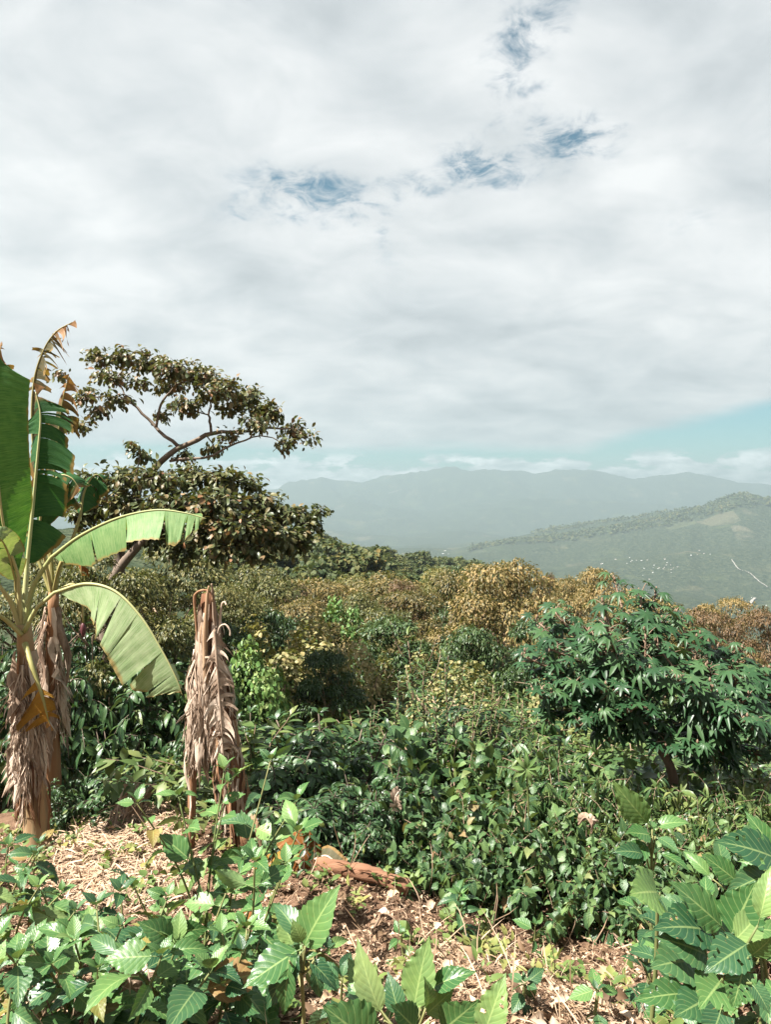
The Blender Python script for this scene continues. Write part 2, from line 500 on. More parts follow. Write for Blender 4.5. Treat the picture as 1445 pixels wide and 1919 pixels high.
def thing(name, label, cat, loc, group=None, rz=0.0, scale=None):
    o = bpy.data.objects.new(name, None)
    o.empty_display_size = 0.1
    COL.objects.link(o)
    o.location = loc
    o.rotation_euler = (0, 0, rz)
    if scale is not None:
        o.scale = scale
    tag(o, label, cat, group)
    return o


def tag(o, label, cat, group=None):
    o['label'] = label
    o['category'] = cat
    if group:
        o['group'] = group
    return o


def frames(d, up):
    """rotation matrices with y along d and z as near to up as can be; (m,3) arrays"""
    d = np.asarray(d, float)
    up = np.asarray(up, float)
    y = d / (np.linalg.norm(d, axis=1, keepdims=True) + 1e-9)
    x = np.cross(y, up)
    bad = np.linalg.norm(x, axis=1) < 1e-4
    x[bad] = np.cross(y[bad], np.array([0.3, 0.9, 0.2]))
    x /= np.linalg.norm(x, axis=1, keepdims=True) + 1e-9
    z = np.cross(x, y)
    return np.stack([x, y, z], axis=2)


def mtx(pos, rot, scl):
    scl = np.broadcast_to(np.asarray(scl, float), (3,))
    m = np.eye(4)
    m[:3, :3] = rot * scl[None, :]
    m[:3, 3] = pos
    return Matrix(m.tolist())


def crom(pts, n):
    """Catmull-Rom curve through pts, n samples"""
    p = np.asarray(pts, float)
    if len(p) == 2:
        t = np.linspace(0, 1, n)[:, None]
        return p[0] * (1 - t) + p[1] * t
    q = np.vstack([2 * p[0] - p[1], p, 2 * p[-1] - p[-2]])
    out = []
    for s in np.linspace(0, len(p) - 1 - 1e-6, n):
        i = int(s)
        t = s - i
        a, b, c, d = q[i], q[i + 1], q[i + 2], q[i + 3]
        out.append(0.5 * ((2 * b) + (-a + c) * t + (2 * a - 5 * b + 4 * c - d) * t * t + (-a + 3 * b - 3 * c + d) * t ** 3))
    return np.array(out)


# ------------------------------------------------------------------ leaf templates: along +y, normal +z, length 1
def leaf_tpl(n, w, peak=0.4, fold=0.25, curl=0.5, serr=0.0, wave=0.0, cols=3, petiole=0.0, heart=0.0, blunt=1.0, pucker=0.0, twist=0.0, nv=8, holes=False):
    t = np.linspace(0, 1, n + 1)
    a, b = peak * 2.2 * blunt, (1 - peak) * 2.2 * blunt
    pr = (t ** a) * ((1 - t) ** b)
    pr /= pr.max()
    pr = np.maximum(pr, 0.02)
    if heart:
        pr = np.maximum(pr, heart * np.sqrt(np.clip(1 - (t / 0.5 - 0.4) ** 2, 0, 1)) * (t < 0.6))
    th = curl * t
    y = np.concatenate([[0], np.cumsum(np.cos(th[:-1]) / n)])
    z = -np.concatenate([[0], np.cumsum(np.sin(th[:-1]) / n)])
    cs = np.linspace(-1, 1, cols)
    V, U = [], []
    for i in range(n + 1):
        for c in cs:
            hw = w * pr[i]
            if abs(c) > 0.99 and serr:
                hw *= 1 + (serr if i % 2 else -serr)
            yy, zz = y[i], z[i] + abs(c) * hw * math.sin(fold)
            if heart and i == 0:
                yy -= abs(c) * heart * w * 0.35
            if abs(c) > 0.99:
                zz += wave * w * math.sin(i * 1.9 + (0.8 if c > 0 else 0))
                if serr:
                    yy += 0.35 / n * (1 if i % 2 else -0.2)
            if pucker and 0.2 < abs(c) < 0.9:
                zz += pucker * w * math.sin((t[i] * nv - abs(c) * 0.5 * nv * 0.55) * 2 * math.pi)
            xx = c * hw * math.cos(fold)
            tw = twist * t[i]
            V.append((xx * math.cos(tw), yy, zz + xx * math.sin(tw)))
            U.append((0.5 + 0.5 * c, t[i]))
    F = []
    for i in range(n):
        for k in range(cols - 1):
            p = i * cols + k
            if holes and (i, k) in holes:
                continue
            F += [(p, p + 1, p + cols + 1), (p, p + cols + 1, p + cols)]
    if petiole:
        b0 = len(V)
        r = 0.012
        for yy, zz in ((-petiole, -petiole * 0.25), (0.02, -0.004)):
            for ang in (0, 2.1, 4.2):
                V.append((r * math.cos(ang), yy, zz + r * math.sin(ang)))
                U.append((0.5, 0.0))
        for k in range(3):
            p, q = b0 + k, b0 + (k + 1) % 3
            F += [(p, q, q + 3), (p, q + 3, p + 3)]
    return np.array(V, float), np.array(F, int), np.array(U, float)


def palmate_tpl(lobes=8, droop=0.25, seed=0):
    rr = np.random.default_rng(seed)
    V, U, F = [(0, 0, 0)], [(0.5, 0.5)], []
    span = 2 * math.pi * 0.94
    K = 6
    nring = lobes * K + 1
    for ring, fr in ((0, 0.33), (1, 0.7), (2, 1.0)):
        for i in range(nring):
            a = -span / 2 + span * i / (nring - 1)
            k = i / K
            ph = abs((k % 1.0) - 0.5) * 2             # 1 between lobes, 0 on a lobe axis
            ln = 0.62 + 0.38 * math.cos(a / 2) ** 1.2
            edge = ln * (0.40 + 0.60 * (1 - ph) ** 1.25)
            if ring == 2 and i % 2 and ph > 0.2:
                edge *= 0.95
            r = fr * (0.38 * ln) if ring == 0 else (0.40 * ln + (edge - 0.40 * ln) * (0.45 if ring == 1 else 1.0))
            z = -droop * r * r + 0.05 * (ph - 0.5) * (r > 0.2)
            V.append((math.sin(a) * r, math.cos(a) * r, z))
            U.append((0.5 + 0.5 * ph * (1 if i % 2 else -1) * 0.5, r))
    for i in range(nring - 1):
        F.append((0, 1 + i + 1, 1 + i))
        for k in range(2):
            p = 1 + k * nring + i
            F += [(p, p + 1, p + 1 + nring), (p, p + 1 + nring, p + nring)]
    return np.array(V, float), np.array(F, int), np.array(U, float)


T = {
    'leaf6': leaf_tpl(3, .22, .42, .3, .7),
    'round6': leaf_tpl(3, .38, .45, .25, .6),
    'lance6': leaf_tpl(3, .11, .4, .3, .9),
    'coffee': leaf_tpl(6, .19, .48, .28, .75, wave=.12, blunt=.8),
    'coffee2': leaf_tpl(6, .17, .45, .4, 1.1, wave=.15, blunt=.8, twist=.5),
    'heart': leaf_tpl(6, .36, .34, .22, .5, wave=.08, petiole=.3, heart=.8),
    'heart2': leaf_tpl(6, .30, .38, .35, .9, wave=.1, petiole=.25, twist=-.4),
    'lance': leaf_tpl(5, .10, .42, .3, 1.0),
    'shade': leaf_tpl(4, .27, .55, .3, .7, blunt=.8),
    'chip': leaf_tpl(2, .30, .45, .5, 1.2),
    'straw': leaf_tpl(4, .02, .5, .3, 1.1, twist=.8),
}

# ------------------------------------------------------------------ terrain


def sstep(x, a, b):
    t = np.clip((np.asarray(x, float) - a) / (b - a), 0, 1)
    return t * t * (3 - 2 * t)


_pr = np.random.default_rng(3)
_wv = [(_pr.uniform(0.35, 2.6), _pr.uniform(0, 6.28), _pr.uniform(0, 6.28)) for _ in range(14)]


def gz(x, y):
    x = np.asarray(x, float)
    y = np.asarray(y, float)
    z = -1.6 - 0.25 * np.clip(y, -40, 5) - 0.285 * np.clip(y - 5, 0, 25) - 0.33 * np.clip(y - 30, 0, 400)
    for k, a, ph in _wv:
        z = z + 0.05 / k ** 0.7 * np.sin(k * (x * math.cos(a) + y * math.sin(a)) * 1.6 + ph)
    return z + 0.03 * x * sstep(np.abs(x), 0, 6) * 0


TX = [-500, 0, 500, 600, 700, 850, 900, 960, 1050, 1200, 1320, 1350, 1390, 1445, 1800, 2400]
# rows: distance, then the row of the photograph where the ground lies there
TR = [
    (36,   [1340] * 16),
    (60,   [1300, 1300, 1320, 1330, 1340, 1350, 1350, 1350, 1350, 1350, 1360, 1360, 1360, 1360, 1360, 1360]),
    (110,  [1060, 1080, 1110, 1120, 1140, 1200, 1240, 1280, 1330, 1400, 1400, 1400, 1400, 1400, 1400, 1400]),
    (190,  [1000, 1010, 1045, 1062, 1085, 1130, 1150, 1190, 1300, 1400, 1400, 1400, 1400, 1400, 1400, 1400]),
    (300,  [975, 985, 1012, 1028, 1056, 1086, 1098, 1120, 1240, 1340, 1360, 1360, 1360, 1360, 1360, 1360]),
    (480,  [985, 1000, 1030, 1042, 1052, 1056, 1064, 1092, 1180, 1290, 1300, 1300, 1300, 1300, 1300, 1300]),
    (700,  [1020, 1040, 1080, 1090, 1095, 1100, 1110, 1130, 1170, 1240, 1250, 1250, 1250, 1250, 1250, 1250]),
    (1200, [1030, 1050, 1080, 1090, 1100, 1110, 1120, 1130, 1150, 1180, 1190, 1190, 1190, 1190, 1190, 1180]),
    (1900, [1010, 1020, 1050, 1060, 1070, 1078, 1085, 1095, 1105, 1120, 1126, 1128, 1128, 1126, 1110, 1090]),
    (2600, [1000, 1010, 1040, 1045, 1050, 1055, 1060, 1060, 1060, 1050, 1040, 1035, 1030, 1030, 1020, 1010]),
    (3400, [995, 1000, 1020, 1030, 1036, 1036, 1020, 1010, 1002, 982, 960, 948, 937, 944, 950, 960]),
    (3900, [995, 1000, 1020, 1026, 1030, 1030, 1024, 1014, 998, 975, 955, 962, 960, 960, 965, 970]),
    (4600, [990, 995, 1010, 1018, 1022, 1024, 1022, 1015, 1012, 1005, 1000, 1000, 1000, 1000, 1000, 1000]),
    (6200, [980, 985, 995, 998, 1000, 1002, 1002, 1000, 1000, 995, 990, 990, 990, 990, 990, 990]),
    (8000, [950, 950, 950, 950, 950, 945, 942, 942, 940, 945, 950, 950, 950, 952, 955, 960]),
]
RIDGE = [(-500, 930), (0, 925), (400, 940), (520, 918), (540, 903), (575, 900), (603, 893), (640, 904), (680, 903), (730, 894), (780, 887), (815, 879), (850, 876), (870, 879),
         (900, 878), (960, 885), (1000, 890), (1040, 884), (1065, 881), (1110, 882), (1150, 890), (1190, 897), (1240, 888), (1290, 886), (1340, 897), (1400, 906), (1500, 915), (2400, 930)]


def table_z(px, r):
    """height of the hills along photograph column px at distance r"""
    rows = [(d, np.interp(px, TX, ys)) for d, ys in TR]
    rows.append((9800, np.interp(px, [a for a, b in RIDGE], [b for a, b in RIDGE])))
    rows.append((11500, np.interp(px, [a for a, b in RIDGE], [b + 40 for a, b in RIDGE])))
    lr = np.log([d for d, _ in rows])
    yy = np.array([v for _, v in rows])          # (rows, columns)
    x = np.log(r)
    i = int(np.clip(np.searchsorted(lr, x) - 1, 0, len(lr) - 2))
    t = np.clip((x - lr[i]) / (lr[i + 1] - lr[i]), 0, 1)
    t = t * t * (3 - 2 * t)
    yv = yy[i] * (1 - t) + yy[i + 1] * t
    return -(yv - HORIZON) / FPX * r


def fbm(x, y, base, octs, seed):
    return np.array([mnoise.fractal(Vector((a / base, b / base, seed)), 0.9, 2.0, octs) for a, b in zip(x, y)])


def hills_mesh():
    U = np.linspace(-1.05, 1.05, 760)
    cols = U * FPX + PW / 2
    rad = np.concatenate([np.geomspace(36, 1000, 70)[:-1], np.geomspace(1000, 4700, 110)[:-1], np.geomspace(4700, 11500, 50)])
    V = []
    for r in rad:
        x = U * r
        y = np.full_like(U, r)
        z = table_z(cols, r)
        amp = 0.006 * r if r < 2300 else 0.010 * r
        calm = 1.0 - 0.75 * math.exp(-((math.log(r / 9800)) / 0.10) ** 2)
        n = fbm(x, y, 0.16 * r if r < 3000 else 900.0, 4, 1.7)
        fine = fbm(x, y, 22.0 if r < 5000 else 90.0, 3, 5.1)
        z = z + (0 if r < 8500 else 44.0) * fbm(x, y, 420.0, 4, 9.3) + amp * calm * n * (0.5 if r < 120 else 1.0) + fine * (2.2 if r < 5000 else 9.0) * min(1.0, r / 300)
        V.append(np.stack([x, y, z], 1))
    V = np.array(V)
    nr, nc = V.shape[:2]
    idx = np.arange(nr * nc).reshape(nr, nc)
    a, b, c, d = idx[:-1, :-1].ravel(), idx[:-1, 1:].ravel(), idx[1:, 1:].ravel(), idx[1:, :-1].ravel()
    F = np.concatenate([np.stack([a, b, c], 1), np.stack([a, c, d], 1)])
    return V, F


HV, HF = hills_mesh()
HU = np.linspace(-1.05, 1.05, HV.shape[1])
HR = HV[:, 0, 1]


def hz(x, y):
    """height of the hills mesh"""
    u = np.clip((x / y + 1.05) / 2.1 * (len(HU) - 1), 0, len(HU) - 1.001)
    i = int(np.clip(np.searchsorted(HR, y) - 1, 0, len(HR) - 2))
    t = (y - HR[i]) / (HR[i + 1] - HR[i])
    j = int(u)
    s = u - j
    g = HV[:, :, 2]
    return (g[i, j] * (1 - s) + g[i, j + 1] * s) * (1 - t) + (g[i + 1, j] * (1 - s) + g[i + 1, j + 1] * s) * t


def ground_mat():
    m = bpy.data.materials.new('soil_and_litter')
    m.use_nodes = True
    t = NT(m.node_tree)
    geo = t.n('ShaderNodeNewGeometry')
    p = geo.outputs['Position']
    n1 = t.noise(p, 1.6, 5, 0.6)
    n2 = t.noise(p, 26.0, 6, 0.7)
    n3 = t.noise(p, 90.0, 3, 0.6)
    col = t.ramp(n2, ((0.28, (.035, .019, .012)), (0.5, (.11, .064, .04)), (0.72, (.23, .15, .10))))
    col = t.mix(t.sstep(n1, 0.45, 0.65, 0.0, 0.6), col, (.22, .14, .09))
    bs = t.n('ShaderNodeBsdfPrincipled')
    t.l(col, bs.inputs['Base Color'])
    bs.inputs['Roughness'].default_value = 0.95
    bs.inputs['Specular IOR Level'].default_value = 0.1
    b = t.n('ShaderNodeBump')
    b.inputs['Strength'].default_value = 0.8
    b.inputs['Distance'].default_value = 0.03
    t.l(t.math('ADD', n2, t.math('MULTIPLY', n3, 0.4)), b.inputs['Height'])
    t.l(b.outputs[0], bs.inputs['Normal'])
    o = t.n('ShaderNodeOutputMaterial')
    t.l(bs.outputs[0], o.inputs[0])
    return m


def hills_mat():
    m = bpy.data.materials.new('wooded_hills')
    m.use_nodes = True
    t = NT(m.node_tree)
    geo = t.n('ShaderNodeNewGeometry')
    p = geo.outputs['Position']
    big = t.noise(p, 1 / 420.0, 5, 0.6)
    mid = t.noise(p, 1 / 95.0, 4, 0.6)
    fine = t.noise(p, 1 / 13.0, 4, 0.7)
    vo = t.n('ShaderNodeTexVoronoi')
    vo.inputs['Scale'].default_value = 1 / 130.0
    t.l(p, vo.inputs['Vector'])
    sepc = t.n('ShaderNodeSeparateColor')
    t.l(vo.outputs['Color'], sepc.inputs[0])
    forest = t.ramp(fine, ((0.3, (.014, .022, .014)), (0.52, (.036, .047, .028)), (0.72, (.08, .085, .05))))
    field = t.ramp(sepc.outputs[0], ((0.0, (.07, .095, .04)), (0.5, (.10, .115, .055)), (0.85, (.16, .14, .085)), (1.0, (.24, .20, .15))))
    fm = t.math('ADD', t.math('MULTIPLY', big, 0.6), t.math('ADD', t.math('MULTIPLY', mid, 0.3), t.math('MULTIPLY', sepc.outputs[1], 0.22)))
    col = t.mix(t.sstep(fm, 0.60, 0.72, 0.0, 0.32), forest, field)
    bs = t.n('ShaderNodeBsdfPrincipled')
    t.l(col, bs.inputs['Base Color'])
    bs.inputs['Roughness'].default_value = 1.0
    bs.inputs['Specular IOR Level'].default_value = 0.0
    b = t.n('ShaderNodeBump')
    b.inputs['Strength'].default_value = 1.0
    b.inputs['Distance'].default_value = 9.0
    t.l(fine, b.inputs['Height'])
    t.l(b.outputs[0], bs.inputs['Normal'])
    o = t.n('ShaderNodeOutputMaterial')
    t.l(bs.outputs[0], o.inputs[0])
    return m


def build_ground():
    xs = np.concatenate([np.linspace(-60, -8, 40)[:-1], np.linspace(-8, 8, 160), np.linspace(8, 60, 40)[1:]])
    ys = np.concatenate([np.linspace(-40, 0.5, 25)[:-1], np.linspace(0.5, 12, 130), np.linspace(12, 40, 50)[1:]])
    gx, gy = np.meshgrid(xs, ys)
    z = gz(gx, gy)
    lump = np.array([mnoise.fractal(Vector((a * 2.2, b * 2.2, 0.4)), 0.8, 2.1, 4) for a, b in zip(gx.ravel(), gy.ravel())]).reshape(z.shape)
    z = z + 0.035 * lump * (gy < 14)
    z = z - 1.5 * sstep(gy, 34, 40)
    V = np.stack([gx, gy, z], 2)
    nr, nc = z.shape
    idx = np.arange(nr * nc).reshape(nr, nc)
    a, b, c, d = idx[:-1, :-1].ravel(), idx[:-1, 1:].ravel(), idx[1:, 1:].ravel(), idx[1:, :-1].ravel()
    F = np.concatenate([np.stack([a, b, c], 1), np.stack([a, c, d], 1)])
    mb = MB()
    mb.add(V.reshape(-1, 3), F)
    add('ground', mb.mesh('ground', ground_mat()), kind='structure')


build_ground()
mb = MB()
mb.add(HV.reshape(-1, 3), HF)
add('hills', mb.mesh('hills', hills_mat()), kind='structure')

# ------------------------------------------------------------------ haze in the valley air
bx = [(-12600, -60, -900), (12600, -60, -900), (12600, 11700, -900), (-12600, 11700, -900), (-12600, -60, 480), (12600, -60, 480), (12600, 11700, 480), (-12600, 11700, 480)]
bf = [(0, 3, 2, 1), (4, 5, 6, 7), (0, 1, 5, 4), (1, 2, 6, 5), (2, 3, 7, 6), (3, 0, 4, 7)]
hm = bpy.data.meshes.new('haze')
hm.from_pydata(bx, [], bf)
hmat = bpy.data.materials.new('haze')
hmat.use_nodes = True
ht = NT(hmat.node_tree)
pv = ht.n('ShaderNodeVolumePrincipled')
pv.inputs['Color'].default_value = (0.30, 0.375, 0.415, 1)
pv.inputs['Density'].default_value = 0.00019
pv.inputs['Anisotropy'].default_value = 0.15
ho = ht.n('ShaderNodeOutputMaterial')
ht.l(pv.outputs[0], ho.inputs['Volume'])
hm.materials.append(hmat)
haze = add('haze', hm, kind='stuff')
tag(haze, 'pale grey blue haze filling the valley air', 'haze')
# ------------------------------------------------------------------ plant generators
UP = np.array([0.0, 0.0, 1.0])


def unit(v):
    v = np.asarray(v, float)
    return v / (np.linalg.norm(v) + 1e-9)


def azel(az, el):
    return np.array([math.cos(az) * math.cos(el), math.sin(az) * math.cos(el), math.sin(el)])


class Plant:
    """branches plus a list of leaves, in the plant's own space; leaves are (position, direction, normal, size, template)"""
    def __init__(self):
        self.wood = MB()
        self.P, self.D, self.N, self.S, self.Tn = [], [], [], [], []

    def leaf(self, p, d, n, s, tn):
        self.P.append(p)
        self.D.append(d)
        self.N.append(n)
        self.S.append(s)
        self.Tn.append(tn)

    def finish(self, name, leafmat, woodmat, singles=0, seed=0, toward=None):
        """meshes for the wood and the joined foliage; the outermost leaves are kept apart as single leaves"""
        rr = np.random.default_rng(seed)
        Pn, Dn, Nn, Sn = map(np.array, (self.P, self.D, self.N, self.S))
        Tn = np.array(self.Tn)
        rot = frames(Dn, Nn)
        pick = np.zeros(len(Pn), bool)
        if singles:
            c = Pn.mean(0)
            q = (Pn - c) / (Pn.std(0) + 1e-6)
            out = np.linalg.norm(q, axis=1) + 0.5 * q[:, 2]
            if toward is not None:
                out = out * 0.6 + 1.2 * (q @ np.asarray(toward, float))
            pick[np.argsort(-(out + rr.normal(0, .25, len(out))) - 0.0)[:singles]] = True
        self.name = name
        self.wood_me = self.wood.mesh(name + '_branches', woodmat) if self.wood.n else None
        mb = MB()
        for tn in sorted(set(self.Tn)):
            k = (Tn == tn) & ~pick
            mb.instances(T[tn], Pn[k], rot[k], Sn[k], rr.random(k.sum()))
        self.fol_me = mb.mesh(name + '_foliage', leafmat) if mb.n else None
        self.single = []
        for i in np.nonzero(pick)[0]:
            self.single.append((single_mesh(Tn[i], leafmat), mtx(Pn[i], rot[i], Sn[i])))
        return self

    def place(self, name, label, cat, loc, rz=0.0, scale=(1, 1, 1), group=None, wood='branches', fol='foliage'):
        r = thing(name, label, cat, loc, group, rz, scale)
        if self.wood_me:
            add(wood, self.wood_me, r)
        if self.fol_me:
            add(fol, self.fol_me, r, kind='stuff')
        for me, m in self.single:
            add('leaf', me, r, m)
        return r


_single = {}


def single_mesh(tn, mat):
    k = (str(tn), mat.name)
    if k not in _single:
        b = MB()
        b.add(*T[str(tn)])
        _single[k] = b.mesh('leaf_' + str(tn), mat)
    return _single[k]


def coffee_plant(seed, H=1.5, spread=0.7, L=0.135):
    r = np.random.default_rng(seed)
    p = Plant()
    for st in range(3):
        a0 = r.uniform(0, 6.28)
        lean = azel(a0, 1.25) * H * r.uniform(.8, 1.05)
        base = azel(a0, 0) * 0.06
        pts = crom([base, base + lean * 0.5 + r.normal(0, .03, 3), base + lean], 8)
        p.wood.tube(pts, np.linspace(.022, .008, 8), 5)
        ang = r.uniform(0, 6.28)
        nn = int(H / 0.085)
        for i in range(nn):
            t = 0.10 + 0.9 * i / nn
            o = pts[min(7, int(t * 7))]
            ang += 1.57 + r.normal(0, .3)
            for sgn in (0, math.pi):
                Lb = spread * (0.30 + 1.0 * math.sin(math.pi * min(1, 0.22 + 0.72 * t)) ** 1.0) * r.uniform(.6, 1.1)
                d0 = azel(ang + sgn + r.normal(0, .15), R(35))
                k = 7
                q = [o]
                d = d0.copy()
                for s in range(k):
                    d = unit(d + np.array([0, 0, -0.16]))
                    q.append(q[-1] + d * Lb / k)
                q = np.array(q)
                p.wood.tube(q, np.linspace(.006, .002, k + 1), 3, cap=False)
                for s in range(1, k + 1):
                    if r.random() < 0.12:
                        continue
                    dd = unit(q[s] - q[s - 1])
                    sd_ = unit(np.cross(dd, UP))
                    for sg in (-1, 1):
                        ld = unit(sd_ * sg * .9 + dd * .7 + np.array([0, 0, -.35]) + r.normal(0, .25, 3))
                        p.leaf(q[s], ld, unit(UP + r.normal(0, .45, 3)), L * r.uniform(.65, 1.2), 'coffee' if r.random() < .6 else 'coffee2')
        for k in range(6):
            p.leaf(pts[-1], azel(r.uniform(0, 6.28), r.uniform(.2, 1.1)), UP + r.normal(0, .2, 3), L * .8, 'coffee')
    return p


def arch_shrub(seed, H, spread, L, tns, nst=14, nleaf=24, droop=0.5, pet=0.0, dens_top=0.3, wander=.12):
    """many stems arching out of one root, leaves along each"""
    r = np.random.default_rng(seed)
    p = Plant()
    for s in range(nst):
        a = r.uniform(0, 6.28)
        e = r.uniform(.75, 1.45)
        Ls = H * r.uniform(.7, 1.1)
        d = azel(a, e)
        q = [azel(a, 0) * r.uniform(0, .12)]
        k = 9
        for i in range(k):
            out = azel(a, 0) * spread / H * 0.18
            d = unit(d + out + np.array([0, 0, -0.07 * droop * i / 2]) + r.normal(0, wander, 3))
            q.append(q[-1] + d * Ls / k)
        q = np.array(q)
        p.wood.tube(q, np.linspace(.009, .003, k + 1), 4, cap=False)
        c = crom(q, 40)
        for i in range(nleaf):
            t = dens_top + (1 - dens_top) * (i + r.random()) / nleaf
            j = min(38, int(t * 39))
            ax = unit(c[j + 1] - c[j])
            la = i * 2.4 + r.normal(0, .4)
            b1 = unit(np.cross(ax, [0.2, .1, 1.0]))
            b2 = np.cross(ax, b1)
            o = b1 * math.cos(la) + b2 * math.sin(la)
            ld = unit(o + ax * .35 + np.array([0, 0, -droop]) + r.normal(0, .22, 3))
            p.leaf(c[j] + o * pet, ld, unit(UP * .8 + o * .35 + r.normal(0, .3, 3)), L * r.uniform(.6, 1.2), tns[int(r.integers(len(tns)))])
    return p


def stalk_weed(seed, H=1.8, L=0.17, n=70):
    r = np.random.default_rng(seed)
    p = Plant()
    top = np.array([r.normal(0, .12), r.normal(0, .12), H])
    c = crom([(0, 0, 0), top * .5 + r.normal(0, .06, 3), top], 30)
    p.wood.tube(c[::3], np.linspace(.014, .005, 10), 5)
    for i in range(n):
        t = .22 + .78 * (i / n) ** .8
        j = min(29, int(t * 29))
        a = i * 2.4
        el = -0.5 + 1.5 * t ** 2 + r.normal(0, .2)
        p.leaf(c[j], azel(a, el), unit(UP + r.normal(0, .2, 3)), L * (1.1 - .35 * t) * r.uniform(.7, 1.2), 'lance')
    for k in range(4):
        t = r.uniform(.45, .85)
        o = c[int(t * 29)]
        a = r.uniform(0, 6.28)
        d = azel(a, .8)
        q = np.array([o, o + d * .18, o + d * .3 + UP * .08, o + d * .36 + UP * .2])
        p.wood.tube(q, [.006, .005, .004, .003], 4)
        for i in range(14):
            u = crom(q, 15)[i]
            p.leaf(u, azel(i * 2.4, r.uniform(-.2, .7)), UP, L * .7 * r.uniform(.6, 1.1), 'lance')
    return p


def vine_mound(seed, rx, ry, h, L, tn, n, hang=10):
    """a climber smothering a dead shrub: leaves lapped over a lumpy dome"""
    r = np.random.default_rng(seed)
    p = Plant()
    lobes = [(r.uniform(-.5, .5), r.uniform(-.5, .5), r.uniform(.35, .6), r.uniform(.6, 1.0)) for _ in range(7)]
    for k in range(7):
        a = r.uniform(0, 6.28)
        e = np.array([math.cos(a) * rx * .6, math.sin(a) * ry * .6, h * .7])
        p.wood.tube(crom([(0, 0, 0), e * .5 + r.normal(0, .1, 3), e], 6), np.linspace(.035, .012, 6), 5)
    i = 0
    while i < n:
        x, y = r.uniform(-1, 1, 2)
        rr_ = x * x + y * y
        if rr_ > 1:
            continue
        z = max(max((hh * math.sqrt(max(0, 1 - ((x - a) ** 2 + (y - b) ** 2) / s ** 2)) for a, b, s, hh in lobes)), .45 * math.sqrt(1 - rr_))
        z *= r.uniform(.90, 1.05) if r.random() < .75 else r.uniform(.35, .9)
        pos = np.array([x * rx, y * ry, z * h])
        o = unit(np.array([x / rx, y / ry, .8 / h * z + .3]))
        ld = unit(np.cross(o, r.normal(0, 1, 3)) + np.array([0, 0, -.7]) + o * .3)
        p.leaf(pos, ld, unit(o + r.normal(0, .35, 3)), L * r.uniform(.6, 1.25), tn)
        i += 1
    for k in range(hang):
        a = r.uniform(0, 6.28)
        o = np.array([math.cos(a) * rx * r.uniform(.6, .95), math.sin(a) * ry * r.uniform(.6, .95), h * r.uniform(.45, .7)])
        ln = h * r.uniform(.2, .45)
        p.wood.tube([o, o - UP * ln * .5 + r.normal(0, .02, 3), o - UP * ln], [.004, .003, .002], 3, cap=False)
        for j in range(14):
            p.leaf(o - UP * ln * j / 14, azel(r.uniform(0, 6.28), -.8), azel(r.uniform(0, 6.28), .3), L * r.uniform(.5, .9), tn)
    return p


def canopy_tree(seed, H, W, nclump, nleaf, L, tn='leaf6', flat=.38, trunk_r=.10, crown_from=.45, dome=.6):
    """spreading crown: forked trunk, limbs to clumps, leaves in and over each clump"""
    r = np.random.default_rng(seed)
    p = Plant()
    fork = np.array([r.normal(0, .15), r.normal(0, .15), H * crown_from * r.uniform(.75, .95)])
    p.wood.tube(crom([(0, 0, -.3), fork * .5 + r.normal(0, .08, 3), fork], 7), np.linspace(trunk_r * 1.25, trunk_r * .75, 7), 7)
    limbs = []
    for k in range(5):
        a = k * 1.257 + r.normal(0, .3)
        e = fork + np.array([math.cos(a) * W * .26, math.sin(a) * W * .26, H * (1 - crown_from) * .45])
        q = crom([fork, (fork + e) / 2 + r.normal(0, .1, 3), e], 6)
        p.wood.tube(q, np.linspace(trunk_r * .6, trunk_r * .3, 6), 5)
        limbs.append(e)
    limbs = np.array(limbs)
    cl = []
    for k in range(nclump):
        rr_ = math.sqrt((k + .5) / nclump) * r.uniform(.85, 1.1)
        a = k * 2.4 + r.normal(0, .25)
        z = H * (1 - (1 - crown_from) * (dome * rr_ ** 2 + r.uniform(-.12, .6)))
        c = np.array([math.cos(a) * rr_ * W / 2, math.sin(a) * rr_ * W / 2, z])
        s = W * r.uniform(.08, .25)
        cl.append((c, s))
        e = limbs[np.argmin(np.linalg.norm(limbs - c, axis=1))]
        q = crom([e, (e + c) / 2 + r.normal(0, .12, 3) - UP * .1, c], 5)
        p.wood.tube(q, np.linspace(trunk_r * .28, trunk_r * .08, 5), 4, cap=False)
    wts = np.array([s ** 2 for c, s in cl])
    cnt = (wts / wts.sum() * nleaf).astype(int)
    for (c, s), m in zip(cl, cnt):
        d = r.normal(0, 1, (m, 3))
        d /= np.linalg.norm(d, axis=1, keepdims=True)
        d[:, 2] = np.where(r.random(m) < .72, np.abs(d[:, 2]), d[:, 2])
        rad = r.uniform(.45, 1.08, m) ** .6
        # ragged outline: radius wobbles with direction
        wob = 1 + .22 * np.sin(d[:, 0] * 5 + c[0] * 7) * np.sin(d[:, 1] * 6 + c[1] * 5)
        pos = c + d * (rad * wob)[:, None] * np.array([s, s, s * flat * r.uniform(.6, 1.3)])
        ld = d * np.array([1, 1, .3]) + np.array([0, 0, -.55]) + r.normal(0, .45, (m, 3))
        for i in range(m):
            p.leaf(pos[i], ld[i], UP + d[i] * .6 + r.normal(0, .4, 3), L * r.uniform(.6, 1.3), tn)
    return p


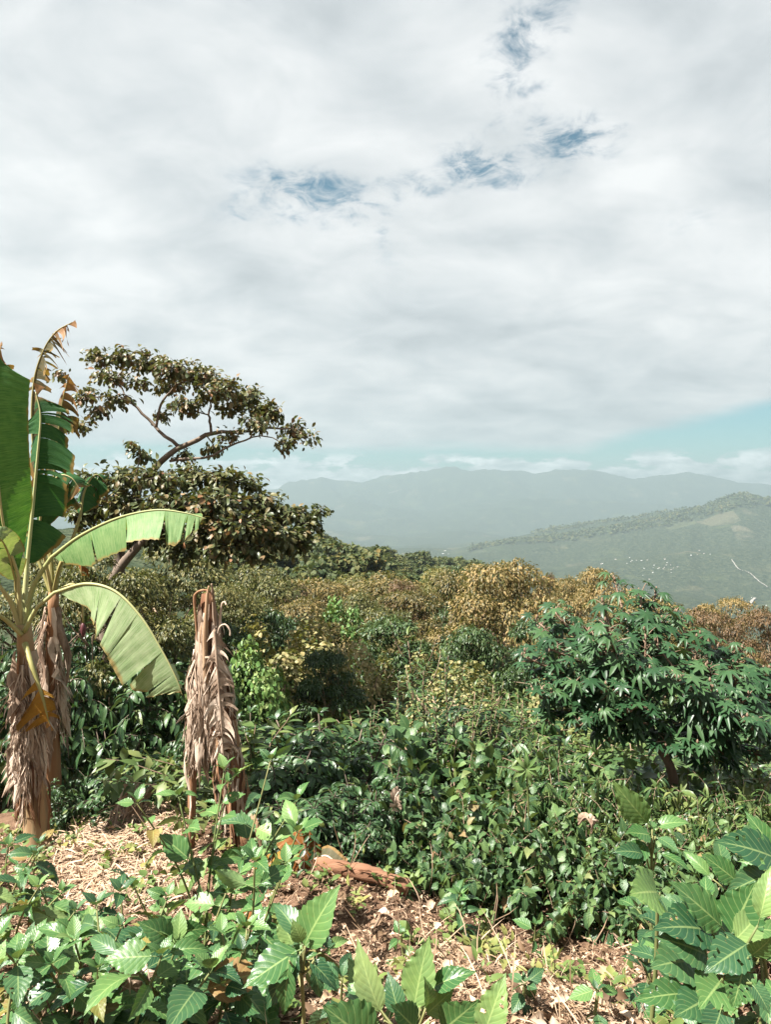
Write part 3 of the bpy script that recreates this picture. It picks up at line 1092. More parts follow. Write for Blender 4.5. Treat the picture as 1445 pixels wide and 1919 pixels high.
# ------------------------------------------------------------------ broad-leaved weeds of the foreground: every leaf is a part
T['ovate_a'] = leaf_tpl(20, .30, .36, .22, .55, serr=.045, wave=.03, cols=7, petiole=.22, pucker=.014, nv=8)
T['ovate_b'] = leaf_tpl(20, .26, .40, .35, .9, serr=.045, wave=.05, cols=7, petiole=.2, pucker=.018, nv=8, twist=.35)
T['ovate_c'] = leaf_tpl(20, .33, .36, .12, .25, serr=.04, wave=.06, cols=7, petiole=.18, pucker=.012, nv=8, twist=-.3)
T['ovate_d'] = leaf_tpl(20, .30, .38, .2, .6, serr=.045, wave=.06, cols=7, petiole=.2, pucker=.014, nv=8, holes={(7, 1), (11, 4), (13, 4), (5, 5)})
T['lanceo'] = leaf_tpl(20, .17, .40, .3, .8, serr=.05, wave=.06, cols=7, petiole=.15, pucker=.014, nv=10, twist=.4)
T['lanceo_b'] = leaf_tpl(20, .20, .36, .45, 1.2, serr=.04, wave=.09, cols=7, petiole=.2, pucker=.016, nv=9, twist=-.6)
T['cordate'] = leaf_tpl(20, .40, .36, .2, .5, serr=.02, wave=.05, cols=7, petiole=.35, pucker=.012, nv=7, heart=.95)
T['cordate_holed'] = leaf_tpl(20, .40, .36, .2, .5, serr=.02, wave=.05, cols=7, petiole=.35, pucker=.012, nv=7, heart=.95, holes={(6, 1), (8, 2), (10, 1), (7, 4), (12, 4), (9, 4), (13, 1)})
OV = ['ovate_a', 'ovate_b', 'ovate_c', 'ovate_d', 'lanceo', 'lanceo_b', 'ovate_b']


def weed(label, loc, H, L, seed, nodes=4, mats=('weed',), lean=(0, 0), group='broad leaved weeds in the foreground', tns=OV, stems=1, droop=0.0):
    r = np.random.default_rng(seed)
    x, y = loc
    base = np.array([x, y, float(gz(x, y)) - 0.02])
    root = thing('broadleaf_weed', label, 'weed', base, group)
    wood = MB()
    for s in range(stems):
        a0 = r.uniform(0, 6.28)
        off = np.array([lean[0], lean[1], 0]) + azel(a0, 0) * (0.16 * H if stems == 1 else 0.38 * H)
        top = off + UP * H * r.uniform(.8, 1.05)
        c = crom([azel(a0, 0) * .015 * s, top * .5 + r.normal(0, .03, 3) + UP * .03, top], 12)
        wood.tube(c, np.linspace(.008, .004, 12), 5)
        ang = r.uniform(0, 6.28)
        for i in range(nodes):
            t = .30 + .70 * i / max(1, nodes - 1)
            o = c[min(11, int(t * 11))]
            ang += 1.57 + r.normal(0, .3)
            for sg in (0, math.pi):
                if r.random() < .08:
                    continue
                el = -.75 + 1.2 * t + r.normal(0, .3) - droop
                ln = L * (1.05 - .35 * t ** 3) * r.uniform(.5, 1.25)
                d = azel(ang + sg + r.normal(0, .2), el)
                rot = frames([d], [UP + np.array([-.1, -.25, 0]) + r.normal(0, .4, 3)])[0]
                tn = tns[int(r.integers(len(tns)))]
                mt = M['weed_old' if r.random() < .05 else mats[int(r.integers(len(mats)))]]
                add('leaf', single_mesh(tn, mt), root, mtx(o + d * ln * .2, rot, ln))
        for k in range(3):
            d = azel(ang + k * 2.1, r.uniform(.7, 1.2))
            ln = L * r.uniform(.28, .5)
            add('leaf', single_mesh('ovate_a', M[mats[0]]), root, mtx(c[-1] + d * ln * .15, frames([d], [UP])[0], ln))
    add('stem', wood.mesh('weed_stem', M['stem_green']), root)
    return root


def hero_weed(label, foot, leaves, mats, group='broad leaved weeds in the foreground', name='broadleaf_weed', cat='weed'):
    """a weed whose leaves are placed one by one: (base px, base depth, tip px, tip depth, width factor, template, material, normal)"""
    fx, fd = foot
    x = (fx - PW / 2) / FPX * fd
    base = np.array([x, fd, float(gz(x, fd)) - .02])
    root = thing(name, label, cat, base, group)
    wood = MB()
    bases = [np.array(P(*l[0], l[1])) - base for l in leaves]
    top = np.mean(bases, axis=0)
    main = crom([(0, 0, 0), top * .5 + np.array([.01, .01, 0]), top], 10)
    wood.tube(main, np.linspace(.010, .006, 10), 6)
    for l, b in zip(leaves, bases):
        tip = np.array(P(*l[2], l[3])) - base
        d = tip - b
        ln = np.linalg.norm(d)
        nrm = np.array(l[7]) if len(l) > 7 else np.array([-.15, -.55, .8])
        rot = frames([d], [nrm])[0]
        add('leaf', single_mesh(l[5], M[l[6]]), root, mtx(b, rot, (ln * l[4], ln, ln)))
        j = np.argmin(np.linalg.norm(main - b, axis=1) + 0.4 * np.maximum(0, main[:, 2] - b[2]))
        j = max(2, j - 1)
        bb = b - unit(d) * ln * .15
        wood.tube(crom([main[j], (main[j] + bb) / 2 - UP * .01, bb], 5), np.linspace(.0055, .0035, 5), 4)
    add('stem', wood.mesh('weed_stem', M['stem_green']), root)
    return root


# ------------------------------------------------------------------ banana leaves
def banana_lamina(mid, nrm, wL, wR, tears, seed, sag=.25, fold=.25, ragged=0.0, taper=(.25, .18), foldL=None):
    """two half blades along a midrib curve, split into strips at the tears; returns a mesh builder"""
    r = np.random.default_rng(seed)
    n = len(mid)
    tg = np.gradient(mid, axis=0)
    tg /= np.linalg.norm(tg, axis=1, keepdims=True)
    nrm = np.asarray(nrm, float)
    nn = nrm[None] - (tg @ nrm)[:, None] * tg
    nn /= np.linalg.norm(nn, axis=1, keepdims=True)
    side = np.cross(tg, nn)
    t = np.linspace(0, 1, n)
    prof = np.clip(np.minimum((t / taper[0]) ** .6, ((1 - t) / taper[1]) ** .85), 0, 1)
    mb = MB()
    K = 6
    for sg, W in ((-1, wL), (1, wR)):
        if W <= 0:
            continue
        cuts = sorted(set([0, n - 1] + [int(c) for c in r.integers(3, n - 2, tears)]))
        for a, b in zip(cuts[:-1], cuts[1:]):
            m = b - a + 1
            ang = r.normal(0, .10 + .5 * ragged)
            short = 1 - ragged * r.uniform(0, .6)
            shift = r.normal(0, .02 + .05 * ragged)
            v, uv = [], []
            for i in range(m):
                k = a + i
                fr = 0 if m == 1 else i / (m - 1)
                for s in np.linspace(0, 1, K):
                    ww = W * prof[k] * s * short
                    # the strip narrows a little towards its outer end
                    pull = (0.5 - fr) * (b - a) / n * s ** 1.5 * np.linalg.norm(mid[-1] - mid[0]) * (.10 + .35 * ragged)
                    f = (fold if sg > 0 or foldL is None else foldL) + ang * s
                    # leading rows follow the true leaf: veins run outward and forward
                    pt = mid[k] + side[k] * sg * ww * math.cos(f) - nn[k] * ww * math.sin(f) + tg[k] * (ww * .22 + pull + shift * s)
                    pt = pt - UP * sag * ww * s
                    pt = pt + nn[k] * .006 * math.sin(k * 2.1 + s * 3) * s
                    v.append(pt)
                    uv.append((s, t[k]))
            f_ = []
            for i in range(m - 1):
                for k in range(K - 1):
                    p = i * K + k
                    f_ += [(p, p + 1, p + K + 1), (p, p + K + 1, p + K)]
            mb.add(v, f_, uv, r.random())
    return mb


def banana_leaf(root, base, pet, pts, nrm, wL, wR, mat, tears=8, seed=0, sag=.25, fold=.25, ragged=0.0, pr=.018, petmat='petiole', taper=(.25, .18), label=None, foldL=None):
    """pet: petiole polyline, pts: midrib polyline (world points); leaf > midrib"""
    o = np.array(base)
    mid = crom([np.array(p) - o for p in pts], 60)
    lam = banana_lamina(mid, nrm, wL, wR, tears, seed, sag, fold, ragged, taper, foldL)
    lf = add('leaf', lam.mesh('banana_leaf', mat), root)
    if label:
        lf['label'] = label
    w_ = MB()
    full = crom([np.array(p) - o for p in pet] + [mid[0]], 14) if pet else mid[:2]
    tg = np.gradient(mid, axis=0)
    tg /= np.linalg.norm(tg, axis=1, keepdims=True)
    nn = np.asarray(nrm, float)
    line = np.vstack([full[:-1], mid + 0.0])
    rad = np.concatenate([np.linspace(pr * 1.5, pr, len(full) - 1), np.linspace(pr * .9, pr * .18, len(mid))])
    w_.tube(line, rad, 7)
    add('midrib', w_.mesh('banana_midrib', M[petmat]), lf)
    return lf


# dry hanging fronds: a midrib with shreds falling from both sides; length 1 along -z, facing -y
def dry_frond(seed, shreds=34, wid=.26, curl=.5):
    r = np.random.default_rng(seed)
    mb = MB()
    bend = r.normal(0, .06, 2)
    c = crom([(0, 0, 0), (bend[0], -.05, -.35), (bend[1], .0, -.7), (bend[0] * .5, .02, -1.0)], 30)
    mb.tube(c[::3], np.linspace(.022, .006, 10), 5)
    for i in range(shreds):
        t = (i + r.random()) / shreds
        j = int(t * 28)
        sg = -1 if i % 2 else 1
        L = wid * r.uniform(.7, 2.0) * (1 - .4 * t)
        w0 = r.uniform(.004, .015)
        d = unit(np.array([sg * r.uniform(.1, .7), r.uniform(-.6, .3), -r.uniform(.5, 1.2)]))
        k = 6
        q = [c[j]]
        for s in range(k):
            d = unit(d + np.array([0, r.normal(0, .15), -.22]) + r.normal(0, .12 * (1 + curl), 3))
            q.append(q[-1] + d * L / k)
        q = np.array(q)
        sd_ = unit(np.cross(d, [r.normal(0, .3), 1, r.normal(0, .6)]))
        v, f, u = [], [], []
        for s in range(k + 1):
            tw = r.normal(0, .2) + curl * s * .25 * sg
            nv_ = unit(sd_ * math.cos(tw) + np.cross(unit(d), sd_) * math.sin(tw))
            w_ = w0 * (1.0 if s < k - 1 else .75 if s == k - 1 else .15) * (.6 if s == 0 else 1)
            mid_ = q[s] + np.cross(nv_, unit(d)) * w_ * .5
            v += [q[s] - nv_ * w_, mid_, q[s] + nv_ * w_]
            u += [(0, s / k), (.5, s / k), (1, s / k)]
        for s in range(k):
            for e in (0, 1):
                p = s * 3 + e
                f += [(p, p + 1, p + 4), (p, p + 4, p + 3)]
        mb.add(v, f, u, r.random())
    return mb


DRY = [dry_frond(40 + i, shreds=[44, 36, 54, 28, 40, 48][i], wid=[.26, .34, .2, .3, .24, .3][i], curl=[.4, .8, .3, 1.0, .5, .6][i]).mesh('dry_leaf', M['dry']) for i in range(6)]


def dry_strip(seed, w_=.05, n=9, amp=.06):
    """one broad ribbon of dead leaf or sheath, length 1 downwards"""
    r = np.random.default_rng(seed)
    q = crom(np.array([(0, 0, 0), (r.normal(0, amp), -.05 + r.normal(0, amp), -.3), (r.normal(0, amp), r.normal(0, amp), -.65), (r.normal(0, amp), -.04 + r.normal(0, amp), -1)]), n)
    v, f, u = [], [], []
    spin = r.choice([-1, 1]) * r.uniform(.3, 1.6)
    for s in range(n):
        tw = r.normal(0, .3) + spin * s / n
        nv_ = np.array([math.cos(tw), math.sin(tw), 0])
        ww = w_ * (.45 + .65 * math.sin(math.pi * (s + .7) / (n + .3))) * r.uniform(.65, 1.2) * (1.0 if s < n - 2 else .55 if s == n - 2 else .08)
        v += [q[s] - nv_ * ww, q[s] + np.array([-nv_[1], nv_[0], 0]) * -ww * .55, q[s] + nv_ * ww]
        u += [(0, s / n), (.5, s / n), (1, s / n)]
    for s in range(n - 1):
        for e in (0, 1):
            p = s * 3 + e
            f += [(p, p + 1, p + 4), (p, p + 4, p + 3)]
    mb = MB()
    mb.add(v, f, u, r.random())
    return mb


STRIP = [dry_strip(70 + i, [.05, .09, .07, .13][i], amp=[.06, .09, .05, .08][i]).mesh('dry_strip', M['dry']) for i in range(4)]
SHEATH = [dry_strip(90 + i, [.05, .075, .06][i], amp=.025).mesh('stem_sheath', M['rotstem']) for i in range(3)]


def hang(root, me, name, pos, L, yaw, pitch=0.0, roll=0.0, wscale=1.0):
    """pos relative to root; frond falls along -z, turned by yaw about z, tilted by pitch away from the stem"""
    m = Matrix.Translation(Vector(pos)) @ Matrix.Rotation(yaw, 4, 'Z') @ Matrix.Rotation(roll, 4, 'Y') @ Matrix.Rotation(pitch, 4, 'X') @ Matrix.Diagonal((L * wscale, L * wscale, L, 1))
    return add(name, me, root, m)
# ------------------------------------------------------------------ trees of the middle distance
def at_ground(px, d):
    x = (px - PW / 2) / FPX * d
    return x, d, float(gz(x, d))


def put(proto, H0, W0, px, ytop, d, wpx, name, label, cat, group=None, rz=None, **kw):
    x, y, g = at_ground(px, d)
    H = max(.35, P(px, ytop, d).z - g)
    W = wpx / FPX * d
    return proto.place(name, label, cat, (x, y, g - .03), rng.uniform(0, 6.28) if rz is None else rz, (W / W0, W / W0, H / H0), group, **kw)


CT = {}
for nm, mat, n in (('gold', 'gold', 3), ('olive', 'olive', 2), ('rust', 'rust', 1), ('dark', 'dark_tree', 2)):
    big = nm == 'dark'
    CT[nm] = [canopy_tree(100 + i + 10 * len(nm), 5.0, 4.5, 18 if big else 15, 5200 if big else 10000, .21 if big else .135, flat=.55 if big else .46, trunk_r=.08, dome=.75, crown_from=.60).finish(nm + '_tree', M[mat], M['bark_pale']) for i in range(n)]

SHADE_GROUP = 'golden brown shade trees on the slope'
TREES = [
    # px, top, distance, width px, kind, variant, label
    (930, 1063, 14.0, 235, 'gold', 0, 'golden brown tree with pale bare trunk left of the castor plant'),
    (850, 1084, 15.5, 170, 'gold', 1, 'golden crown touching the left side of the pale trunked tree'),
    (330, 1045, 16.0, 250, 'olive', 1, 'olive green tree just behind the drooping pale banana leaf'),
    (455, 1078, 19.0, 220, 'olive', 0, 'golden tree behind the top of the dead banana stump'),
    (590, 1092, 24.0, 230, 'gold', 2, 'flat golden crown right of the big leafed tree'),
    (715, 1088, 30.0, 230, 'gold', 0, 'wide golden crown on the brow below the far hamlet'),
    (815, 1084, 33.0, 150, 'olive', 1, 'olive crown on the brow left of the pale trunked tree'),
    (420, 1118, 13.0, 170, 'olive', 1, 'low olive tree behind the dead stump top, left of the vine mounds'),
    (555, 1132, 16.5, 180, 'gold', 0, 'golden crown directly above the vine covered mounds'),
    (690, 1122, 20.0, 190, 'olive', 0, 'golden crown right of the bright green vine cap'),
    (790, 1112, 18.0, 170, 'gold', 1, 'golden crown with open branches above the tall narrow weed'),
    (1068, 1090, 27.0, 110, 'gold', 2, 'small golden crown in the gap left of the castor top'),
    (1128, 1076, 25.0, 140, 'gold', 0, 'golden brown crown peeping over the top of the castor plant'),
    (1030, 1086, 30.0, 60, 'rust', 0, 'narrow brown crown between the golden tree and the castor plant'),
    (1190, 1125, 17.0, 230, 'gold', 1, 'golden tree hidden behind the castor leaves'),
    (1362, 1128, 21.0, 120, 'gold', 2, 'light golden crown standing alone at the right, below the valley road'),
    (1330, 1152, 18.0, 130, 'rust', 0, 'rusty brown bush under the lone golden crown at right'),
    (1425, 1150, 17.0, 130, 'rust', 0, 'dull reddish brown tree cut by the right edge'),
    (205, 1050, 8.9, 260, 'olive', 0, 'shadowed olive tree between the banana plants and the drooping leaf'),
    (60, 1070, 15.0, 260, 'olive', 1, 'dark olive tree behind the left banana crown'),
    (250, 1085, 20.0, 200, 'gold', 0, 'golden green tree under the arching banana leaf tip'),
    (650, 1100, 42.0, 170, 'olive', 1, 'far olive crown on the brow, left of the hamlet'),
    (520, 1075, 38.0, 170, 'olive', 0, 'far olive crown below the right end of the big leafed tree'),
    (900, 1092, 40.0, 150, 'gold', 1, 'far golden crown behind the pale trunked tree'),
    (980, 1098, 38.0, 140, 'gold', 2, 'far golden crown right of the pale trunked tree top'),
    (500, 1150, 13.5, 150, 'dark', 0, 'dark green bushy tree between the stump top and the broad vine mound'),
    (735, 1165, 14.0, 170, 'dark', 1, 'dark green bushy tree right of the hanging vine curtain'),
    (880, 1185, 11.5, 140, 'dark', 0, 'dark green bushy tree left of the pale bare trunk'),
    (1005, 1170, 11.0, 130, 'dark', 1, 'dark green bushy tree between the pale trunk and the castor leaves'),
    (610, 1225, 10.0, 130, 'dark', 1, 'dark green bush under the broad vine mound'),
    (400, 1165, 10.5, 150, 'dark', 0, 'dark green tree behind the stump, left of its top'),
    (760, 1098, 26.0, 110, 'rust', 0, 'rusty crown among the golden crowns on the brow'),
    (540, 1102, 21.0, 120, 'rust', 0, 'rusty crown right of the stump among golden trees'),
    (870, 1076, 24.0, 110, 'dark', 0, 'dark green crown behind the golden pair on the brow'),
    (1290, 1165, 24.0, 120, 'olive', 1, 'olive crown behind the right shoulder of the castor plant'),
]
for px, top, d, wpx, k, i, lab in TREES:
    put(CT[k][i], 5.0, 4.5, px, top, d, wpx, 'shade_tree', lab, 'tree', SHADE_GROUP, wood='trunk', fol='crown')

VM = {
    'vine': vine_mound(1, 1.3, 1.2, 2.2, .085, 'round6', 5200).finish('vine', M['vine'], M['twig']),
    'vine2': vine_mound(2, 1.2, 1.2, 2.2, .08, 'round6', 4600, 40).finish('vine2', M['vine'], M['twig']),
    'green': vine_mound(3, 1.2, 1.2, 2.2, .10, 'round6', 4000).finish('vine_green', M['vine_green'], M['twig']),
}
for px, top, d, wpx, k, lab in (
        (535, 1168, 11.5, 230, 'vine', 'broad yellow green vine mound smothering a shrub, right of the stump'),
        (655, 1188, 11.0, 170, 'vine2', 'straw coloured vine curtain hanging over dead branches'),
        (632, 1128, 17.0, 115, 'green', 'bright green vine cap among the golden crowns'),
        (858, 1236, 9.5, 200, 'vine2', 'pale straw vine mound behind the tall narrow weeds'),
        (755, 1235, 11.0, 150, 'vine', 'small yellow vine mound left of the tall narrow weed'),
        (472, 1205, 9.5, 150, 'green', 'green vine mound close to the right of the stump top'),
        (1075, 1205, 11.0, 190, 'vine', 'dull yellow vine patch in the gap left of the castor leaves')):
    put(VM[k], 2.1, 2.4, px, top, d, wpx * 1.35, 'vine_mound', lab, 'vine', 'vine mounds in the thicket', wood='dead_branches', fol='vine_leaves')

# ------------------------------------------------------------------ shrubs of the thicket
SH = {
    'coffee': [coffee_plant(11, 1.5, .62, .175).finish('coffee_a', M['coffee'], M['bark'], 170, 1), coffee_plant(12, 1.5, .7, .18).finish('coffee_b', M['coffee'], M['bark'], 170, 2)],
    'heart': [arch_shrub(21, .9, .5, .13, ['heart', 'heart2', 'heart'], 15, 27, .45, .03, .28).finish('heart_a', M['heart'], M['twig'], 150, 3),
              arch_shrub(22, .9, .55, .14, ['heart', 'heart', 'heart2'], 15, 25, .4, .03, .28).finish('heart_b', M['heart'], M['twig'], 150, 4)],
    'narrow': [arch_shrub(31, 1.3, .5, .18, ['lance'], 22, 46, .75, 0, .15).finish('narrow_a', M['narrow'], M['twig'], 150, 5),
               arch_shrub(32, 1.3, .6, .18, ['lance', 'lance', 'leaf6'], 22, 42, .7, 0, .15).finish('narrow_b', M['narrow'], M['twig'], 150, 6)],
    'pale': [arch_shrub(41, 1.1, .6, .17, ['lance', 'coffee'], 20, 36, .5, 0, .15).finish('pale_a', M['paleshrub'], M['twig'], 150, 7),
             arch_shrub(42, 1.1, .6, .16, ['coffee2', 'lance'], 20, 36, .6, 0, .15).finish('pale_b', M['paleshrub'], M['twig'], 150, 8)],
}
FAR = {
    'coffee': [coffee_plant(13, 1.5, .62, .18).finish('coffee_far', M['coffee'], M['bark'])],
    'heart': [arch_shrub(23, .9, .5, .15, ['round6'], 18, 40, .45, .03, .1).finish('heart_far', M['heart'], M['twig'])],
    'narrow': [arch_shrub(33, 1.3, .5, .19, ['lance6', 'leaf6'], 24, 50, .75, 0, .1).finish('narrow_far', M['narrow'], M['twig'])],
    'pale': [arch_shrub(43, 1.1, .6, .17, ['lance6', 'leaf6'], 22, 42, .5, 0, .1).finish('pale_far', M['paleshrub'], M['twig'])],
}
H0 = {'coffee': 1.5, 'heart': .85, 'narrow': 1.25, 'pale': 1.05}
W0 = {'coffee': 1.55, 'heart': 1.05, 'narrow': 1.35, 'pale': 1.3}
NAME = {'coffee': 'coffee_shrub', 'heart': 'heart_leaf_shrub', 'narrow': 'narrow_leaf_shrub', 'pale': 'pale_leaf_shrub'}
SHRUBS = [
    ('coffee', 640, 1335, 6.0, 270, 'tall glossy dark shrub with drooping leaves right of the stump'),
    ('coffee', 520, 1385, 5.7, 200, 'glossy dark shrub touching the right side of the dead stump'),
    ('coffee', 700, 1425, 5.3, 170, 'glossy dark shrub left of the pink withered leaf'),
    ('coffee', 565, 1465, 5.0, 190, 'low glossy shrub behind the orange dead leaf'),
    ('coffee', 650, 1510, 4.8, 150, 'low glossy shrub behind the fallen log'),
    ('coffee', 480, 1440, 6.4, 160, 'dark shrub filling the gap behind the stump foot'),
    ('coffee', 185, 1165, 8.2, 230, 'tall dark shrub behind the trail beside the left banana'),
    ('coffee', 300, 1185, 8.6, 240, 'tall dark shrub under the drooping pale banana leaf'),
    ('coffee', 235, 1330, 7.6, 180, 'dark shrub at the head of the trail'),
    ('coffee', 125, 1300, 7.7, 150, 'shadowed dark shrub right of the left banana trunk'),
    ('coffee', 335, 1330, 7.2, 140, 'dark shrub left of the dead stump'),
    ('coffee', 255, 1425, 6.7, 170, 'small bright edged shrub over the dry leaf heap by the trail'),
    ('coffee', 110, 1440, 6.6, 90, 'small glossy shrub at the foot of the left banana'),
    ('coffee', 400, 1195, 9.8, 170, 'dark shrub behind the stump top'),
    ('coffee', 60, 1230, 9.0, 180, 'dark shrub seen between the two banana trunks'),
    ('heart', 870, 1365, 5.7, 240, 'tall shrub of rounded green leaves in the centre of the thicket'),
    ('heart', 790, 1420, 5.3, 160, 'rounded leaf shrub behind the pink withered leaf'),
    ('heart', 960, 1440, 5.1, 200, 'rounded leaf shrub left of the pale star rosette'),
    ('heart', 880, 1490, 4.75, 190, 'low rounded leaf shrub in the middle of the hedge front'),
    ('heart', 1010, 1500, 4.7, 170, 'low rounded leaf shrub under the pale star rosette'),
    ('heart', 1090, 1515, 4.6, 170, 'low rounded leaf shrub beside the brown curled leaf'),
    ('heart', 1165, 1530, 4.55, 150, 'low rounded leaf shrub behind the pale upright leaf'),
    ('heart', 810, 1510, 4.7, 150, 'low rounded leaf shrub right of the fallen log'),
    ('heart', 745, 1520, 4.85, 120, 'low rounded leaf shrub directly behind the log end'),
    ('heart', 1250, 1545, 4.4, 170, 'rounded leaf shrub above the big holed leaves at right'),
    ('heart', 1340, 1540, 4.5, 170, 'rounded leaf shrub at right below the pale lance bush'),
    ('heart', 940, 1560, 4.45, 150, 'knee high leafy tangle at the foot of the hedge centre'),
    ('heart', 1050, 1580, 4.3, 150, 'knee high leafy tangle at the hedge foot, right of centre'),
    ('heart', 1150, 1590, 4.2, 150, 'knee high leafy tangle in deep shade left of the big holed leaves'),
    ('narrow', 1050, 1340, 6.0, 210, 'willow leaved green shrub below the castor plant on its left'),
    ('narrow', 1125, 1390, 5.7, 150, 'willow leaved shrub in front of the castor stem'),
    ('narrow', 985, 1330, 7.2, 160, 'willow leaved shrub behind the pale star rosette'),
    ('narrow', 900, 1310, 7.4, 150, 'willow leaved shrub at the foot of the tall narrow weeds'),
    ('narrow', 1200, 1450, 5.2, 160, 'dark willow leaved shrub around the castor trunk foot'),
    ('pale', 1370, 1400, 5.6, 230, 'yellow green lance leaved bush under the castor plant at right'),
    ('pale', 1225, 1465, 5.0, 150, 'yellow green bush left of the castor trunk foot'),
    ('pale', 1440, 1370, 6.0, 190, 'yellow green bush cut by the right edge'),
    ('pale', 1310, 1470, 4.9, 160, 'yellow green bush right of the castor trunk foot'),
    ('pale', 1150, 1450, 5.4, 130, 'yellow green bush below the willow leaved shrub'),
    ('narrow', 1185, 1395, 5.7, 190, 'willow leaved shrub hiding the left of the castor trunk'),
    ('pale', 1320, 1400, 5.7, 200, 'yellow green bush hiding the right of the castor trunk'),
    ('narrow', 1400, 1440, 5.2, 170, 'willow leaved shrub at right under the castor plant'),
    ('heart', 1290, 1500, 4.6, 170, 'rounded leaf shrub under the castor trunk foot'),
    ('heart', 1400, 1540, 4.2, 170, 'rounded leaf shrub above the very large leaf at right'),
    ('heart', 700, 1560, 4.7, 110, 'knee high leafy tangle behind the log'),
    ('pale', 1420, 1480, 4.8, 160, 'low yellow green bush at the right edge above the big leaf'),
]
cnt = {}
for k, px, top, d, wpx, lab in SHRUBS:
    i = cnt.get(k, 0)
    cnt[k] = i + 1
    pr = SH[k] if d < 6.9 else FAR[k]
    put(pr[i % len(pr)], H0[k], W0[k], px, top, d, wpx, NAME[k], lab, 'shrub', 'shrubs of the near thicket')

# the thicket behind them, row by row down the slope
YT = ([6.3, 7.5, 9, 11, 13, 16, 20, 26], [1355, 1325, 1292, 1250, 1215, 1185, 1160, 1135])
fr = np.random.default_rng(77)
MARKS = ((480, 'right of the dead stump'), (560, 'below the broad vine mound'), (650, 'below the hanging vine curtain'), (760, 'by the tallest weed stalk'), (860, 'below the pale straw vine mound'), (940, 'below the pale trunked tree'),
         (1030, 'left of the castor leaves'), (1130, 'behind the willow leaved shrubs'), (1240, 'behind the castor trunk'), (1350, 'behind the lance leaved bush'), (1450, 'by the right edge'))
ROWS = {9.5: 'in the first row', 11.5: 'in the second row', 14: 'in the last row', 6.6: 'just over the hedge', 7.6: 'a step beyond the hedge', 8.7: 'in the middle of the thicket', 10: 'deeper in the thicket', 11.6: 'far in the thicket', 13.5: 'near the golden trees', 16: 'under the golden trees'}
USED = set()


def fill_label(kind, x, d, marks=MARKS):
    mk = min(marks, key=lambda m: abs(m[0] - x))[1]
    s = ('%s %s, %s' % (kind, ROWS[d], mk)).replace('in the middle of', 'inside')
    k = 0
    while s in USED:
        k += 1
        s = '%s %s, %s, %s' % (kind, ROWS[d], ('right one', 'hidden one', 'last one')[k - 1], mk)
        s = s.replace('a step beyond', 'past').replace('in the middle of', 'inside')
    USED.add(s)
    return s


FILL = {'coffee': 'dark glossy shrub', 'heart': 'rounded leaf shrub', 'narrow': 'willow leaved shrub', 'pale': 'yellow green shrub'}
for d in (6.6, 7.6, 8.7, 10, 11.6, 13.5, 16):
    x = 455
    while x < 1500:
        wpx = fr.uniform(1.0, 1.7) / d * FPX
        top = np.interp(d, *YT) + fr.normal(0, 14)
        if x > 960:
            top += 60
        k = fr.choice(['coffee', 'heart', 'narrow', 'pale', 'narrow'])
        put(FAR[k][0], H0[k], W0[k], x, top, d + fr.normal(0, .25), wpx * 1.15, NAME[k], fill_label(FILL[k], x, d), 'shrub', 'shrubs of the thicket beyond the hedge')
        x += wpx * .72
MARKS2 = ((-20, 'left of the banana trunks'), (70, 'between the banana trunks'), (160, 'by the purple banana flower'), (260, 'under the drooping pale leaf'), (350, 'left of the stump top'), (430, 'behind the stump'))
for d in (9.5, 11.5, 14):
    x = -30
    while x < 440:
        wpx = fr.uniform(1.3, 1.9) / d * FPX
        put(FAR['coffee'][0], 1.5, 1.55, x, np.interp(d, [9, 14], [1225, 1150]) + fr.normal(0, 12), d, wpx * 1.15, 'coffee_shrub', fill_label('dark shrub behind the trail', x, d, MARKS2), 'shrub', 'shrubs of the shadowed thicket behind the trail')
        x += wpx * .75

ST = [stalk_weed(51, 1.8).finish('stalk_a', M['narrow'], M['stem_red'], 40, 9), stalk_weed(52, 1.8, .19).finish('stalk_b', M['narrow'], M['stem_red'], 40, 10), stalk_weed(53, 1.8, .18, 60).finish('stalk_c', M['paleshrub'], M['twig'], 40, 11)]
for px, top, d, wpx, i, lab in (
        (768, 1178, 8.3, 95, 0, 'tallest narrow leaved weed stalk in the middle of the thicket'),
        (792, 1230, 7.8, 90, 1, 'narrow leaved stalk with bare red stem right of the tallest one'),
        (848, 1222, 8.0, 80, 1, 'narrow leaved stalk in front of the pale vine mound'),
        (735, 1290, 7.6, 80, 0, 'short narrow leaved stalk left of the tallest one'),
        (905, 1275, 7.2, 80, 2, 'yellowish narrow leaved stalk below the pale tree trunk, left one'),
        (940, 1262, 7.4, 80, 2, 'yellowish narrow leaved stalk below the pale tree trunk, right one'),
        (825, 1290, 7.0, 80, 1, 'short leafy stalk in front of the red stemmed weed'),
        (700, 1320, 7.2, 80, 0, 'short narrow leaved stalk above the glossy dark shrub'),
        (980, 1290, 7.0, 80, 2, 'yellowish stalk left of the lowest castor leaves')):
    put(ST[i], 1.8, .55, px, top, d, wpx, 'narrow_leaf_weed', lab, 'weed', 'tall narrow leaved weeds', wood='stem', fol='foliage')

# pale star shaped rosette on a stalk
x, y, g = at_ground(985, 5.0)
root = thing('star_rosette_plant', 'pale star shaped leaf rosette on a stalk at the hedge centre', 'plant', (x, y, g))
tp = np.array(P(987, 1440, 4.95)) - np.array([x, y, g])
wd = MB()
wd.tube(crom([(0, 0, 0), tp * .5 + np.array([.03, 0, 0]), tp], 8), np.linspace(.010, .006, 8), 5)
add('stem', wd.mesh('stem', M['stem_green']), root)
for k in range(9):
    d = unit(azel(k * .7 + .2, 0)[[0, 2, 1]] * np.array([1, 1, 1]) + np.array([0, -.35, .05]))
    add('leaf', single_mesh('lance', M['weed_pale']), root, mtx(tp, frames([d], [(0, -1, .4)])[0], (.13 * 1.3, .13, .13)))

